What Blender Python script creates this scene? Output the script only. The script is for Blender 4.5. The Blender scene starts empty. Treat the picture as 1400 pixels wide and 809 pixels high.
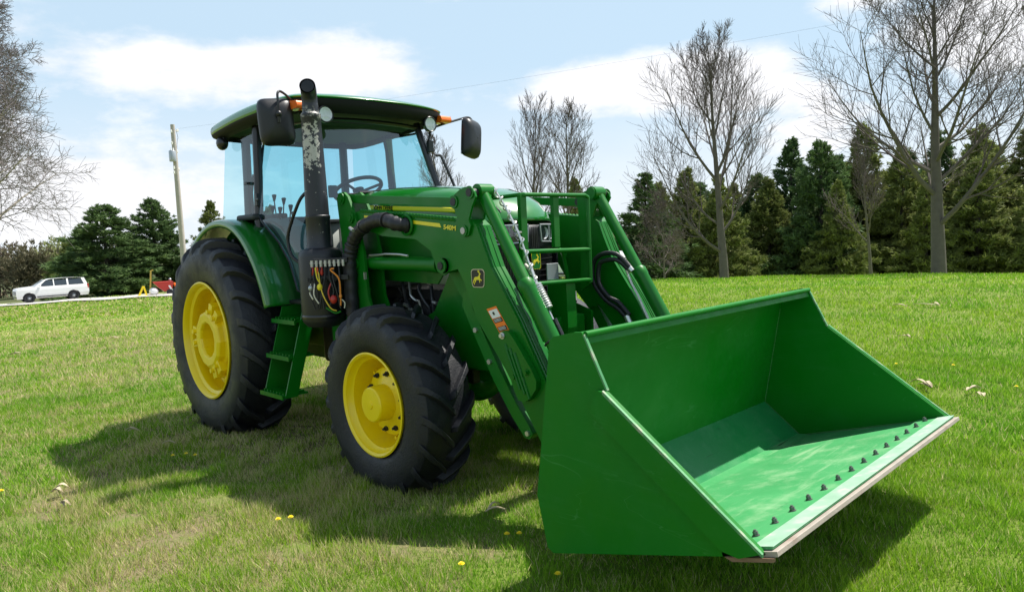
import bpy, bmesh, math, random
import numpy as np
from mathutils import Vector, Matrix, noise as mnoise
S = bpy.context.scene
C = S.collection
PI = math.pi
random.seed(7)
rng = np.random.default_rng(7)

# ------------------------------------------------------------------ camera
cam_d = bpy.data.cameras.new('camera'); cam = bpy.data.objects.new('camera', cam_d); C.objects.link(cam)
cam_d.sensor_width = 36; cam_d.lens = 968.96/1400*36; cam_d.clip_start = .05; cam_d.clip_end = 6000
yaw, pit, rol = math.radians(136.096), math.radians(-4.835), math.radians(-2.617)
fw = Vector((math.cos(yaw)*math.cos(pit), math.sin(yaw)*math.cos(pit), math.sin(pit)))
r0 = Vector((math.sin(yaw), -math.cos(yaw), 0)); u0 = r0.cross(fw)
cr = math.cos(rol)*r0+math.sin(rol)*u0; cu = -math.sin(rol)*r0+math.cos(rol)*u0
M = Matrix((cr, cu, -fw)).transposed().to_4x4(); M.translation = Vector((6.271, -3.339, 1.629))
cam.matrix_world = M
S.camera = cam
CX, CY = 6.271, -3.339

# ------------------------------------------------------------------ light
to_sun = Vector((.13, .53, 1)).normalized()
EL = math.asin(to_sun.z); AZ = math.atan2(to_sun.x, to_sun.y)
sd = bpy.data.lights.new('sun', 'SUN'); so = bpy.data.objects.new('sun', sd); C.objects.link(so)
sd.energy = 5.0; sd.angle = math.radians(.53); sd.color = (1, .955, .88)
so.rotation_euler = to_sun.to_track_quat('Z', 'Y').to_euler(); so.location = (0, 0, 30)
S.view_settings.view_transform = 'Standard'; S.view_settings.look = 'None'
S.view_settings.exposure = 0.72; S.view_settings.gamma = 1
W = bpy.data.worlds.new('World'); S.world = W; W.use_nodes = True

class NT:
    """tiny node-tree writer"""
    def __init__(s, nt): s.nt = nt; s.n = nt.nodes; s.l = nt.links
    def node(s, t, **kw):
        n = s.n.new(t)
        for k, v in kw.items():
            if k.startswith('i_'):
                n.inputs[k[2:].replace('_', ' ')].default_value = v
            else: setattr(n, k, v)
        return n
    def link(s, a, b): s.l.new(a, b)
    def math(s, op, a, b=None, c=None, clamp=False):
        n = s.n.new('ShaderNodeMath'); n.operation = op; n.use_clamp = clamp
        for i, v in enumerate((a, b, c)):
            if v is None: continue
            if isinstance(v, (int, float)): n.inputs[i].default_value = v
            else: s.l.new(v, n.inputs[i])
        return n.outputs[0]
    def mix(s, fac, a, b):
        n = s.n.new('ShaderNodeMix'); n.data_type = 'RGBA'
        for i, v in ((0, fac), (6, a), (7, b)):
            if isinstance(v, (int, float)): n.inputs[i].default_value = v
            elif isinstance(v, tuple): n.inputs[i].default_value = (*v, 1) if len(v) == 3 else v
            else: s.l.new(v, n.inputs[i])
        return n.outputs[2]
    def mr(s, v, a, b, c=0., d=1., smooth=True):
        n = s.n.new('ShaderNodeMapRange'); n.interpolation_type = 'SMOOTHSTEP' if smooth else 'LINEAR'
        s.l.new(v, n.inputs[0])
        for i, x in enumerate((a, b, c, d)): n.inputs[i+1].default_value = x
        return n.outputs[0]
    def noise(s, scale, detail=4, rough=.55, vec=None, dist=0):
        n = s.n.new('ShaderNodeTexNoise'); n.inputs['Scale'].default_value = scale
        n.inputs['Detail'].default_value = detail; n.inputs['Roughness'].default_value = rough
        n.inputs['Distortion'].default_value = dist
        if vec is not None: s.l.new(vec, n.inputs['Vector'])
        return n.outputs['Fac']

t = NT(W.node_tree); W.node_tree.nodes.clear()
out = t.node('ShaderNodeOutputWorld')
sky = t.node('ShaderNodeTexSky', sky_type='NISHITA', sun_disc=False, sun_elevation=EL, sun_rotation=AZ,
             air_density=1.0, dust_density=1.2, ozone_density=1.0, altitude=300)
tc = t.node('ShaderNodeTexCoord')
sx = t.node('ShaderNodeSeparateXYZ'); t.link(tc.outputs['Generated'], sx.inputs[0])
az = t.math('ARCTAN2', sx.outputs[1], sx.outputs[0]); el = t.math('ARCSINE', sx.outputs[2])
# cloud layer projected on a flat deck, so clouds shrink towards the horizon
zz = t.math('MAXIMUM', t.math('ADD', sx.outputs[2], .12), .03)
cv = t.node('ShaderNodeCombineXYZ')
t.link(t.math('DIVIDE', sx.outputs[0], zz), cv.inputs[0]); t.link(t.math('DIVIDE', sx.outputs[1], zz), cv.inputs[1])
n1 = t.noise(1.15, 8, .58, cv.outputs[0]); n2 = t.noise(5.5, 6, .6, cv.outputs[0]); 
av = t.node('ShaderNodeCombineXYZ'); t.link(az, av.inputs[0]); t.link(t.math('MULTIPLY', el, 2.2), av.inputs[1])
n3 = t.noise(9, 7, .6, av.outputs[0])
# individual cumulus banks: azimuth, elevation, half widths (rad), strength
acc = None
def bank(a_, e_, wa, we, st):
    da = t.math('DIVIDE', t.math('SUBTRACT', az, a_), wa); de = t.math('DIVIDE', t.math('SUBTRACT', el, e_), we)
    d2 = t.math('ADD', t.math('MULTIPLY', da, da), t.math('MULTIPLY', de, de))
    return t.math('MULTIPLY', t.math('POWER', 2.718, t.math('MULTIPLY', d2, -1)), st)
banks = [(2.76, .225, .20, .045, 1.0), (2.58, .235, .12, .05, .8), (2.96, .27, .07, .05, .45), (2.25, .195, .17, .045, 1.0), (2.06, .19, .12, .05, .95),
         (1.80, .21, .09, .06, .9), (1.915, .275, .07, .028, 1.0), (2.46, .315, .08, .012, .6), (2.60, .33, .05, .01, .5), (1.95, .11, .12, .06, .6), (2.1, .1, .2, .05, .45), (2.85, .07, .28, .09, .9), (3.1, .1, .2, .1, .7), (1.72, .2, .1, .09, .7)]
for b in banks:
    v = bank(*b); acc = v if acc is None else t.math('ADD', acc, v)
shape = t.math('ADD', t.math('MULTIPLY', acc, .62), t.math('MULTIPLY', t.math('SUBTRACT', n3, .5), .9))
m1 = t.mr(shape, .26, .64)
m2 = t.math('MULTIPLY', t.mr(t.math('ADD', n1, t.math('MULTIPLY', n2, .18)), .63, .82), t.mr(el, .36, .55))
low = t.mr(el, .0, .24, .62, .0)
cm = t.math('MAXIMUM', t.math('MAXIMUM', m1, m2), low)
shade = t.math('ADD', .82, t.math('MULTIPLY', n3, .28))
cc = t.node('ShaderNodeCombineXYZ')
for i, k in enumerate((1.0, 1.0, 1.03)): t.link(t.math('MULTIPLY', shade, 9.4*k), cc.inputs[i])
vm = t.node('ShaderNodeVectorMath', operation='MULTIPLY'); t.link(sky.outputs[0], vm.inputs[0]); vm.inputs[1].default_value = (1.05, 1.0, .97)
thin = t.mix(t.mr(el, .30, 1.2, .82, .15), vm.outputs[0], (5.7, 7.5, 9.0))
col = t.mix(t.math('MULTIPLY', cm, .96), thin, cc.outputs[0])
bg = t.node('ShaderNodeBackground'); t.link(col, bg.inputs[0]); bg.inputs[1].default_value = .071
t.link(bg.outputs[0], out.inputs[0])

# ------------------------------------------------------------------ materials
def material(name, color, rough=.5, metal=0., var=.0, vscale=3., bump=0., bscale=40., coat=0., spec=.5, dirt=None, dscale=2., damount=.3, emit=None, trans=None):
    m = bpy.data.materials.new(name); m.use_nodes = True; t = NT(m.node_tree)
    p = m.node_tree.nodes['Principled BSDF']
    p.inputs['Base Color'].default_value = (*color, 1); p.inputs['Roughness'].default_value = rough
    p.inputs['Metallic'].default_value = metal; p.inputs['Specular IOR Level'].default_value = spec
    if coat: p.inputs['Coat Weight'].default_value = coat; p.inputs['Coat Roughness'].default_value = .06
    tc = t.node('ShaderNodeTexCoord'); vec = tc.outputs['Object']
    c = None
    if var:
        n = t.noise(vscale, 5, .6, vec); c = t.mix(n, tuple(x*(1-var) for x in color), tuple(min(1, x*(1+var)) for x in color))
    if dirt:
        n = t.noise(dscale, 8, .65, vec); k = t.mr(n, .5, .72, 0, damount); c = t.mix(k, c if c is not None else color, dirt)
        r = t.mr(n, .4, .75, rough, min(1, rough+.3)); t.link(r, p.inputs['Roughness'])
    if c is not None: t.link(c, p.inputs['Base Color'])
    if bump:
        b = t.node('ShaderNodeBump'); b.inputs['Strength'].default_value = bump; b.inputs['Distance'].default_value = .01
        t.link(t.noise(bscale, 4, .6, vec), b.inputs['Height']); t.link(b.outputs[0], p.inputs['Normal'])
    if emit: p.inputs['Emission Color'].default_value = (*emit[0], 1); p.inputs['Emission Strength'].default_value = emit[1]
    return m

GR = (.002, .138, .006)
M_green = material('green_paint', GR, .34, spec=.28, var=.12, vscale=2.2, coat=.12, bump=.03, bscale=300, dirt=(.03, .13, .03), dscale=3, damount=.10)
M_hood = material('hood_green_paint', (.003, .155, .010), .3, coat=.8, var=.06)
def scuffed(name, color, lit, amount, rough=.45, spec=.25):
    """plain paint with hairline scratches, rub marks and dust"""
    m = material(name, color, rough, spec=spec); t = NT(m.node_tree); p = m.node_tree.nodes['Principled BSDF']; tc = t.node('ShaderNodeTexCoord'); v = tc.outputs['Object']
    mp = t.node('ShaderNodeMapping'); t.link(v, mp.inputs[0]); mp.inputs['Scale'].default_value = (.35, .35, 1.8) if amount < 1 else (2.2, .30, 2.2); mp.inputs['Rotation'].default_value = (.6, .5, .3) if amount < 1 else (0, 0, .25)
    def line(scale, w_, msk, lo):
        n = t.noise(scale, 3, .5, mp.outputs[0], dist=.6); d = t.math('ABSOLUTE', t.math('SUBTRACT', n, .5)); return t.math('MULTIPLY', t.mr(d, w_, 0, 0, 1), t.mr(t.noise(msk, 4, .6, v), lo, lo+.12))
    base = t.mix(t.noise(1.6, 5, .6, v), tuple(c*.84 for c in color), tuple(c*1.12 for c in color))
    dust = t.math('MULTIPLY', t.mr(t.noise(5, 9, .7, v), .46, .75), .30*amount); c = t.mix(dust, base, lit)
    rub = t.math('MULTIPLY', t.mr(t.noise(2.3, 9, .75, mp.outputs[0], dist=1.5), .54, .70), .30*amount); c = t.mix(rub, c, lit)
    c = t.mix(t.math('MULTIPLY', line(3.1, .006, 2.7, .50), .30*amount if amount < 1 else .10, clamp=True), c, tuple(min(1, x*1.5+.10) for x in lit)); c = t.mix(t.math('MULTIPLY', line(5.7, .007, 3.9, .52), .30*amount if amount < 1 else .12, clamp=True), c, tuple(min(1, x*1.3+.06) for x in lit))
    c = t.mix(t.math('MULTIPLY', line(2.2, .012, 4.5, .60), .5*amount, clamp=True), c, (.006, .03, .008)); t.link(c, p.inputs['Base Color'])
    t.link(t.mr(t.noise(4, 6, .6, v), .3, .7, rough-.08, rough+.14), p.inputs['Roughness'])
    b = t.node('ShaderNodeBump'); b.inputs['Strength'].default_value = .12; b.inputs['Distance'].default_value = .02; t.link(t.noise(2.2, 3, .5, v), b.inputs['Height']); t.link(b.outputs[0], p.inputs['Normal']); return m
M_bucket = scuffed('bucket_green_paint', (.002, .155, .006), (.03, .20, .05), .55)
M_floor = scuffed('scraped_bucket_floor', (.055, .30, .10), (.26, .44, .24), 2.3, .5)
M_corner = scuffed('rubbed_sky_sheen_paint', (.012, .21, .055), (.10, .28, .14), 1.3, .36, .5)  # sky reflection put into the colour: lighter, bluer green, under the rub marks
M_yellow = material('yellow_paint', (.92, .68, .0), .36, var=.05, coat=.2, dirt=(.6, .42, .05), dscale=6, damount=.25)
M_rubber = material('tyre_rubber', (.007, .008, .012), .46, var=.35, vscale=5, bump=.35, bscale=70, dirt=(.09, .085, .075), dscale=7, damount=.16)
M_black = material('black_plastic', (.012, .013, .016), .42, var=.2, bump=.1, bscale=200)
M_bpaint = material('black_paint', (.008, .008, .01), .3, var=.2, bump=.05, coat=.2)
M_rim = material('matt_black_rim', (.006, .007, .006), .6, spec=.2)
M_hose = material('black_hose', (.012, .012, .016), .5, bump=.3, bscale=50)
M_steel = material('bare_steel', (.42, .41, .40), .35, .85, var=.2, vscale=20, bump=.1)
M_zinc = material('zinc_plated_steel', (.62, .62, .60), .32, .8, var=.15, vscale=30)
M_iron = material('dark_iron', (.03, .03, .032), .5, .3, var=.3, vscale=9, bump=.2)
M_orange = material('orange_lens', (.9, .17, .01), .2, coat=.6)
M_red = material('red_plastic', (.45, .03, .02), .35)
M_white = material('white_paint', (.8, .8, .8), .25, coat=.6)
M_whitedecal = material('white_decal', (.75, .75, .73), .4)
M_ydecal = material('yellow_decal', (.80, .66, .02), .35)
M_interior = material('grey_cab_plastic', (.20, .22, .20), .6, var=.15)
M_dark_interior = material('dark_cab_plastic', (.03, .035, .035), .6)
M_headliner = material('olive_headliner', (.055, .07, .035), .8, var=.2)
M_seat = material('seat_fabric', (.05, .052, .05), .85)
M_chrome = material('lamp_reflector', (.82, .84, .86), .35, .0, var=.25, vscale=60)
M_mirror = material('mirror_surface', (.8, .8, .8), .03, 1.)
M_wood = material('weathered_pole_wood', (.42, .38, .35), .85, var=.2, vscale=6, bump=.4, bscale=30)
M_greymetal = material('grey_metal', (.45, .47, .5), .4, .6)

def glass(name, tint, base=.06, refl=1.0):
    m = bpy.data.materials.new(name); m.use_nodes = True; t = NT(m.node_tree); m.node_tree.nodes.clear()
    o = t.node('ShaderNodeOutputMaterial'); tr = t.node('ShaderNodeBsdfTransparent'); tr.inputs[0].default_value = (*tint, 1)
    g = t.node('ShaderNodeBsdfGlossy'); g.inputs[0].default_value = (refl, refl, refl, 1); g.inputs['Roughness'].default_value = .015
    f = t.node('ShaderNodeLayerWeight'); f.inputs[0].default_value = .5; sch = t.math('ADD', .045, t.math('MULTIPLY', t.math('POWER', f.outputs['Facing'], 5), .955))
    mx = t.node('ShaderNodeMixShader'); t.link(t.math('ADD', sch, base, clamp=True), mx.inputs[0]); t.link(tr.outputs[0], mx.inputs[1]); t.link(g.outputs[0], mx.inputs[2])
    t.link(mx.outputs[0], o.inputs[0]); return m
M_glass = glass('tinted_cab_glass', (.55, .84, .89), .01, .9)
M_wind = glass('windscreen_glass', (.60, .85, .93), .07, 1.)
M_carglass = material('dark_car_glass', (.03, .04, .05), .05, coat=.5)
M_lens = glass('clear_lamp_lens', (.9, .92, .94), .05)

def decal_black(): return material('black_decal', (.006, .006, .006), .35)
M_bdecal = decal_black()
# stack paint: black with a patch where the paint has flaked to pale primer
M_stack = bpy.data.materials.new('flaking_stack_paint'); M_stack.use_nodes = True
t = NT(M_stack.node_tree); p = M_stack.node_tree.nodes['Principled BSDF']; p.inputs['Roughness'].default_value = .42
tc = t.node('ShaderNodeTexCoord'); sp = t.node('ShaderNodeSeparateXYZ'); t.link(tc.outputs['Object'], sp.inputs[0])
nz = t.noise(26, 8, .7, tc.outputs['Object'])
zr = t.math('MULTIPLY', t.mr(sp.outputs[2], 2.09, 2.24), t.mr(sp.outputs[2], 2.54, 2.44))
ang = t.mr(t.math('ADD', sp.outputs[0], t.math('MULTIPLY', sp.outputs[1], -1)), 2.385, 2.44)
k = t.mr(t.math('ADD', nz, t.math('MULTIPLY', t.math('MULTIPLY', zr, ang), .19)), .645, .668)
z2 = t.math('MULTIPLY', t.mr(sp.outputs[2], 2.50, 2.54), t.mr(sp.outputs[2], 2.62, 2.58))
k2 = t.math('MULTIPLY', t.mr(nz, .5, .6), t.math('MULTIPLY', z2, .8))
t.link(t.mix(t.math('MAXIMUM', k, k2), (.014, .015, .022), (.44, .42, .38)), p.inputs['Base Color'])

# ------------------------------------------------------------------ mesh builder
class MB:
    def __init__(s): s.v = []; s.f = []; s.sm = []
    def add(s, vs, fs, smooth=False, mtx=None):
        o = len(s.v)
        for q in vs:
            q = Vector(q)
            if mtx is not None: q = mtx @ q
            s.v.append(tuple(q))
        for f in fs: s.f.append(tuple(i+o for i in f)); s.sm.append(smooth)
        return s
    def box(s, c, d, mtx=None):
        x, y, z = c; a, b, e = d[0]/2, d[1]/2, d[2]/2
        vs = [(x-a, y-b, z-e), (x+a, y-b, z-e), (x+a, y+b, z-e), (x-a, y+b, z-e), (x-a, y-b, z+e), (x+a, y-b, z+e), (x+a, y+b, z+e), (x-a, y+b, z+e)]
        return s.add(vs, [(0, 3, 2, 1), (4, 5, 6, 7), (0, 1, 5, 4), (1, 2, 6, 5), (2, 3, 7, 6), (3, 0, 4, 7)], False, mtx)
    def prism(s, poly, y0, y1, smooth=False):
        """outline in (x, z), extruded between two y"""
        a = sum(poly[i][0]*poly[(i+1) % len(poly)][1]-poly[(i+1) % len(poly)][0]*poly[i][1] for i in range(len(poly)))
        if a < 0: poly = poly[::-1]
        if y0 > y1: y0, y1 = y1, y0
        n = len(poly); vs = [(x, y0, z) for x, z in poly]+[(x, y1, z) for x, z in poly]
        s.add(vs, [tuple(range(n)), tuple(range(2*n-1, n-1, -1))])
        return s.add(vs, [(i, i+n, (i+1) % n+n, (i+1) % n) for i in range(n)], smooth)
    def beam(s, p0, p1, w, h, up=(0, 0, 1)):
        p0, p1 = Vector(p0), Vector(p1); d = (p1-p0); L = d.length; d.normalize(); up = Vector(up)
        if abs(d.dot(up)) > .98: up = Vector((1, 0, 0))
        a = d.cross(up).normalized(); b = a.cross(d)
        m = Matrix((d, a, b)).transposed().to_4x4(); m.translation = (p0+p1)/2
        return s.box((0, 0, 0), (L, w, h), m)
    def tube(s, path, r, n=12, caps=True, closed=False):
        P = [Vector(q) for q in path]; k = len(P)
        R = [r]*k if isinstance(r, (int, float)) else r
        T = []
        for i in range(k):
            a = P[(i-1) % k] if (i > 0 or closed) else P[i]; b = P[(i+1) % k] if (i < k-1 or closed) else P[i]
            T.append((b-a).normalized())
        N = T[0].orthogonal().normalized(); vs = []
        for i in range(k):
            N = (N-T[i]*N.dot(T[i])).normalized(); B = T[i].cross(N)
            for j in range(n):
                q = 2*PI*j/n; vs.append(P[i]+(N*math.cos(q)+B*math.sin(q))*R[i])
        fs = [(i*n+j, i*n+(j+1) % n, (i+1)*n+(j+1) % n, (i+1)*n+j) for i in range(k-1) for j in range(n)]
        if closed: fs += [((k-1)*n+j, (k-1)*n+(j+1) % n, (j+1) % n, j) for j in range(n)]
        s.add(vs, fs, True)
        if caps and not closed:
            s.add([vs[j] for j in range(n)], [tuple(range(n))[::-1]]); s.add([vs[(k-1)*n+j] for j in range(n)], [tuple(range(n))])
        return s
    def lathe(s, prof, c=(0, 0, 0), n=48, axis='y', smooth=True):
        """profile of (radius, offset along axis)"""
        vs = []; k = len(prof)
        for j in range(n):
            q = 2*PI*j/n; ca, sa = math.cos(q), math.sin(q)
            for (r, a) in prof:
                if axis == 'y': vs.append((c[0]+r*ca, c[1]+a, c[2]+r*sa))
                elif axis == 'z': vs.append((c[0]+r*ca, c[1]+r*sa, c[2]+a))
                else: vs.append((c[0]+a, c[1]+r*ca, c[2]+r*sa))
        fs = []
        for j in range(n):
            for i in range(k-1):
                a, b = j*k+i, ((j+1) % n)*k+i
                fs.append((a, a+1, b+1, b))
        return s.add(vs, fs, smooth)
    def cyl(s, p0, p1, r, n=14): return s.tube([p0, p1], r, n)
    def sphere(s, c, r, n=12, sc=(1, 1, 1)):
        prof = [(max(1e-4, r*math.sin(PI*i/n)), -r*math.cos(PI*i/n)) for i in range(n+1)]
        o = len(s.v); s.lathe(prof, (0, 0, 0), n*2, 'z')
        for i in range(o, len(s.v)): q = s.v[i]; s.v[i] = (c[0]+q[0]*sc[0], c[1]+q[1]*sc[1], c[2]+q[2]*sc[2])
        return s
    def grid(s, fn, nu, nv, smooth=True):
        vs = [fn(i/nu, j/nv) for i in range(nu+1) for j in range(nv+1)]
        return s.add(vs, [(i*(nv+1)+j, i*(nv+1)+j+1, (i+1)*(nv+1)+j+1, (i+1)*(nv+1)+j) for i in range(nu) for j in range(nv)], smooth)
    def mirror_y(s):
        s.v = [(x, -y, z) for x, y, z in s.v]; s.f = [f[::-1] for f in s.f]; return s
    def build(s, name, mat, parent=None, bevel=0, label=None, side=-1, loc=None, solid=0, fixn=False):
        if side > 0: s.mirror_y()
        me = bpy.data.meshes.new(name); me.from_pydata(s.v, [], s.f); me.polygons.foreach_set('use_smooth', s.sm)
        me.materials.append(mat); me.update()
        if any(s.sm): me.set_sharp_from_angle(angle=math.radians(38))
        if fixn:
            bm = bmesh.new(); bm.from_mesh(me); bmesh.ops.recalc_face_normals(bm, faces=bm.faces); bm.to_mesh(me); bm.free()
        o = bpy.data.objects.new(name, me); C.objects.link(o)
        if parent: o.parent = parent
        if loc: o.location = loc
        if label: o['label'] = label
        if solid:
            q = o.modifiers.new('solid', 'SOLIDIFY'); q.thickness = solid; q.offset = 0
        if bevel:
            q = o.modifiers.new('bevel', 'BEVEL'); q.width = bevel; q.segments = 2; q.limit_method = 'ANGLE'; q.angle_limit = math.radians(35)
        return o
def tag(o, label, cat, group=None, kind=None):
    if label: o['label'] = label
    if cat: o['category'] = cat
    if group: o['group'] = group
    if kind: o['kind'] = kind
    return o
def empty(name, label, cat, loc=(0, 0, 0), rz=0, group=None):
    o = bpy.data.objects.new(name, None); C.objects.link(o); o.location = loc; o.rotation_euler = (0, 0, rz); o.empty_display_size = .2
    return tag(o, label, cat, group)
def copy_thing(root, loc, rz, label, scale=1, group=None):
    r = root.copy(); C.objects.link(r); r.location = loc; r.rotation_euler = (0, 0, rz); r['label'] = label
    r.scale = (scale,)*3 if isinstance(scale, (int, float)) else scale
    if group: r['group'] = group
    for ch in list(root.children):
        c = ch.copy(); C.objects.link(c); c.parent = r
        for g in ch.children: d = g.copy(); C.objects.link(d); d.parent = c
    return r
def text_mesh(body, size, shear=0., bold=0., width=1.):
    cu_ = bpy.data.curves.new('lettering', 'FONT'); cu_.body = body; cu_.size = size; cu_.shear = shear; cu_.offset = bold; cu_.extrude = .0006; cu_.space_character = 1.0
    o = bpy.data.objects.new('tmp_text', cu_); C.objects.link(o); bpy.context.view_layer.update()
    me = bpy.data.meshes.new_from_object(o.evaluated_get(bpy.context.evaluated_depsgraph_get()))
    bpy.data.objects.remove(o); bpy.data.curves.remove(cu_)
    for v in me.vertices: v.co.x *= width
    return me
def put_text(name, body, size, origin, xdir, ydir, mat, parent, shear=0, bold=0, width=1):
    me = text_mesh(body, size, shear, bold, width); me.materials.clear(); me.materials.append(mat)
    x = Vector(xdir).normalized(); y = Vector(ydir); y = (y-x*y.dot(x)).normalized(); z = x.cross(y)
    m = Matrix((x, y, z)).transposed().to_4x4(); m.translation = Vector(origin); me.transform(m)
    o = bpy.data.objects.new(name, me); C.objects.link(o); o.parent = parent; return o

def smooth_path(P, n=8):
    P = [Vector(q) for q in P]; o_ = []
    for i in range(len(P)-1):
        p0 = P[max(i-1, 0)]; p1 = P[i]; p2 = P[i+1]; p3 = P[min(i+2, len(P)-1)]
        for k in range(n):
            t_ = k/n; o_.append(.5*((2*p1)+(-p0+p2)*t_+(2*p0-5*p1+4*p2-p3)*t_*t_+(-p0+3*p1-3*p2+p3)*t_**3))
    return o_+[P[-1]]

# ------------------------------------------------------------------ terrain
def sstep(x, a, b):
    q = np.clip((x-a)/(b-a), 0, 1); return q*q*(3-2*q)
FX, FY = math.cos(yaw), math.sin(yaw)
def hgt(x, y):
    x = np.asarray(x, float); y = np.asarray(y, float)
    dx, dy = x-CX, y-CY; r = np.hypot(dx, dy)
    lat = (dx*FY-dy*FX)/np.maximum(r, .5)          # sine of the bearing to the right of the view
    fwd = (dx*FX+dy*FY)/np.maximum(r, .5)
    w = sstep(lat, -.30, .12)*sstep(fwd, -.2, .4)
    q = np.clip(r-18, 0, None); hr = -np.where(q < 14, .004*q*q, .784+.112*(q-14)); hr = np.maximum(hr, -3.3+0*hr)
    hl = -.034*np.clip(r-10, 0, None); hl = np.maximum(hl, -2.2) - .03*np.clip(r-72, 0, 60)
    h = hr*w+hl*(1-w)
    h = h+(.018*np.sin(x*1.3+y*.7)+.014*np.sin(y*1.9-x*.5+2))*sstep(r, 9, 14)+.10*np.sin(x*.11+1)*np.sin(y*.13)*sstep(r, 24, 60)
    return h+.05
def hz(x, y): return float(hgt(x, y))

def ground_material(blade=False):
    m = bpy.data.materials.new('grass_blade' if blade else 'lawn_soil'); m.use_nodes = True; t = NT(m.node_tree); p = m.node_tree.nodes['Principled BSDF']
    ge = t.node('ShaderNodeNewGeometry'); P = ge.outputs['Position']
    a = t.noise(.55, 5, .6, P); b = t.noise(2.6, 6, .65, P); c = t.noise(14, 4, .6, P); e = t.noise(.12, 3, .5, P)
    # dryness patches
    dry = t.math('ADD', t.math('ADD', t.math('MULTIPLY', b, .55), t.math('MULTIPLY', a, .45)), t.math('MULTIPLY', c, .22))
    spx = t.node('ShaderNodeSeparateXYZ'); t.link(P, spx.inputs[0])
    # the worn area beside the tractor's near side, and the sparser lawn at the left
    lateral = t.math('ADD', t.math('MULTIPLY', t.math('SUBTRACT', spx.outputs[0], CX), FY), t.math('MULTIPLY', t.math('SUBTRACT', spx.outputs[1], CY), -FX))
    worn = t.mr(lateral, -1.4, 2.0, .105, -.09)
    dry2 = t.math('ADD', dry, worn)
    k = t.mr(dry2, .60, .82)
    if blade:
        at = t.node('ShaderNodeAttribute', attribute_name='tint'); v = at.outputs['Fac']
        green = t.mix(v, (.07, .23, .010), (.25, .48, .03))
        green = t.mix(t.mr(a, .35, .65), green, t.mix(v, (.13, .28, .012), (.38, .55, .035)))
        straw = t.mix(v, (.42, .38, .15), (.70, .63, .34))
        sel = t.math('GREATER_THAN', t.math('ADD', t.math('ADD', t.math('MULTIPLY', k, .58), .09), t.math('MULTIPLY', v, .0)), t.node('ShaderNodeAttribute', attribute_name='pick').outputs['Fac'])
        colr = t.mix(sel, green, straw)
        t.link(colr, p.inputs['Base Color']); p.inputs['Roughness'].default_value = .65; p.inputs['Specular IOR Level'].default_value = .25
        # light passing through the blades
        tl = t.node('ShaderNodeBsdfTranslucent'); t.link(colr, tl.inputs[0]); mx = t.node('ShaderNodeMixShader'); mx.inputs[0].default_value = .45
        o = m.node_tree.nodes['Material Output']; t.link(p.outputs[0], mx.inputs[1]); t.link(tl.outputs[0], mx.inputs[2]); t.link(mx.outputs[0], o.inputs[0])
    else:
        soil = t.mix(c, (.14, .11, .065), (.26, .21, .13)); thatch = t.mix(c, (.10, .15, .025), (.19, .24, .05))
        near = t.mix(k, thatch, soil)
        f = t.noise(60, 3, .7, P); far = t.mix(t.math('ADD', t.math('MULTIPLY', f, .5), t.math('MULTIPLY', b, .5)), (.10, .19, .018), (.30, .38, .06)); far = t.mix(t.math('MULTIPLY', k, .6), far, (.36, .31, .15))
        dx = t.math('SUBTRACT', spx.outputs[0], CX); dy = t.math('SUBTRACT', spx.outputs[1], CY)
        rr = t.math('SQRT', t.math('ADD', t.math('MULTIPLY', dx, dx), t.math('MULTIPLY', dy, dy)))
        t.link(t.mix(t.mr(rr, 66, 90), t.mix(t.mr(rr, 14, 30), near, far), t.mix(e, (.05, .065, .03), (.10, .11, .05))), p.inputs['Base Color']); p.inputs['Roughness'].default_value = .9; p.inputs['Specular IOR Level'].default_value = .1
        bm = t.node('ShaderNodeBump'); bm.inputs['Strength'].default_value = .6; bm.inputs['Distance'].default_value = .03; t.link(f, bm.inputs['Height']); t.link(bm.outputs[0], p.inputs['Normal'])
    return m
M_soil = ground_material(); M_blade = ground_material(True)

rad = np.concatenate([np.linspace(0, 12, 25), np.linspace(12.5, 80, 136), np.geomspace(82, 4500, 34)]); na = 288
angs = np.linspace(0, 2*PI, na, endpoint=False)
RR, AA = np.meshgrid(rad[1:], angs, indexing='ij'); gx, gy = CX+RR*np.cos(AA), CY+RR*np.sin(AA); gz = hgt(gx, gy)
gv = [(CX, CY, 0.)]+list(zip(gx.ravel().tolist(), gy.ravel().tolist(), gz.ravel().tolist())); gf = [(0, 1+j, 1+(j+1) % na) for j in range(na)]
for i in range(len(rad)-2):
    a = 1+i*na; b = a+na; gf += [(a+j, b+j, b+(j+1) % na, a+(j+1) % na) for j in range(na)]
g = MB(); g.v = gv; g.f = gf; g.sm = [True]*len(gf)
tag(g.build('ground', M_soil), None, None, kind='structure')

# mown grass: one blade = one thin triangle, density and blade width follow the distance
def blades(n, r1, r2, a1, a2, hmin, hmax, wid):
    r = r1*(r2/r1)**rng.random(n) if r1 > 8 else np.sqrt(r1*r1+(r2*r2-r1*r1)*rng.random(n)); a = yaw+a1+(a2-a1)*rng.random(n)
    x = CX+r*np.cos(a); y = CY+r*np.sin(a)
    return x, y, r, hmin+(hmax-hmin)*rng.random(n)**1.5, wid*(.6+.8*rng.random(n))
sets = [blades(60000, 1.3, 2.6, -.9, .95, .03, .075, .0042), blades(330000, 2.4, 5.5, -.80, .80, .028, .078, .0048), blades(330000, 5.5, 9.5, -.78, .74, .03, .075, .0075),
        blades(330000, 9.5, 30, -.76, .72, .035, .085, .017), blades(90000, 30, 62, .05, .72, .06, .12, .05)]
x, y, r, h, w = [np.concatenate([s_[i] for s_ in sets]) for i in range(5)]
w = w*np.where(r > 9.5, r/17, 1)
z = hgt(x, y)
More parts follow.
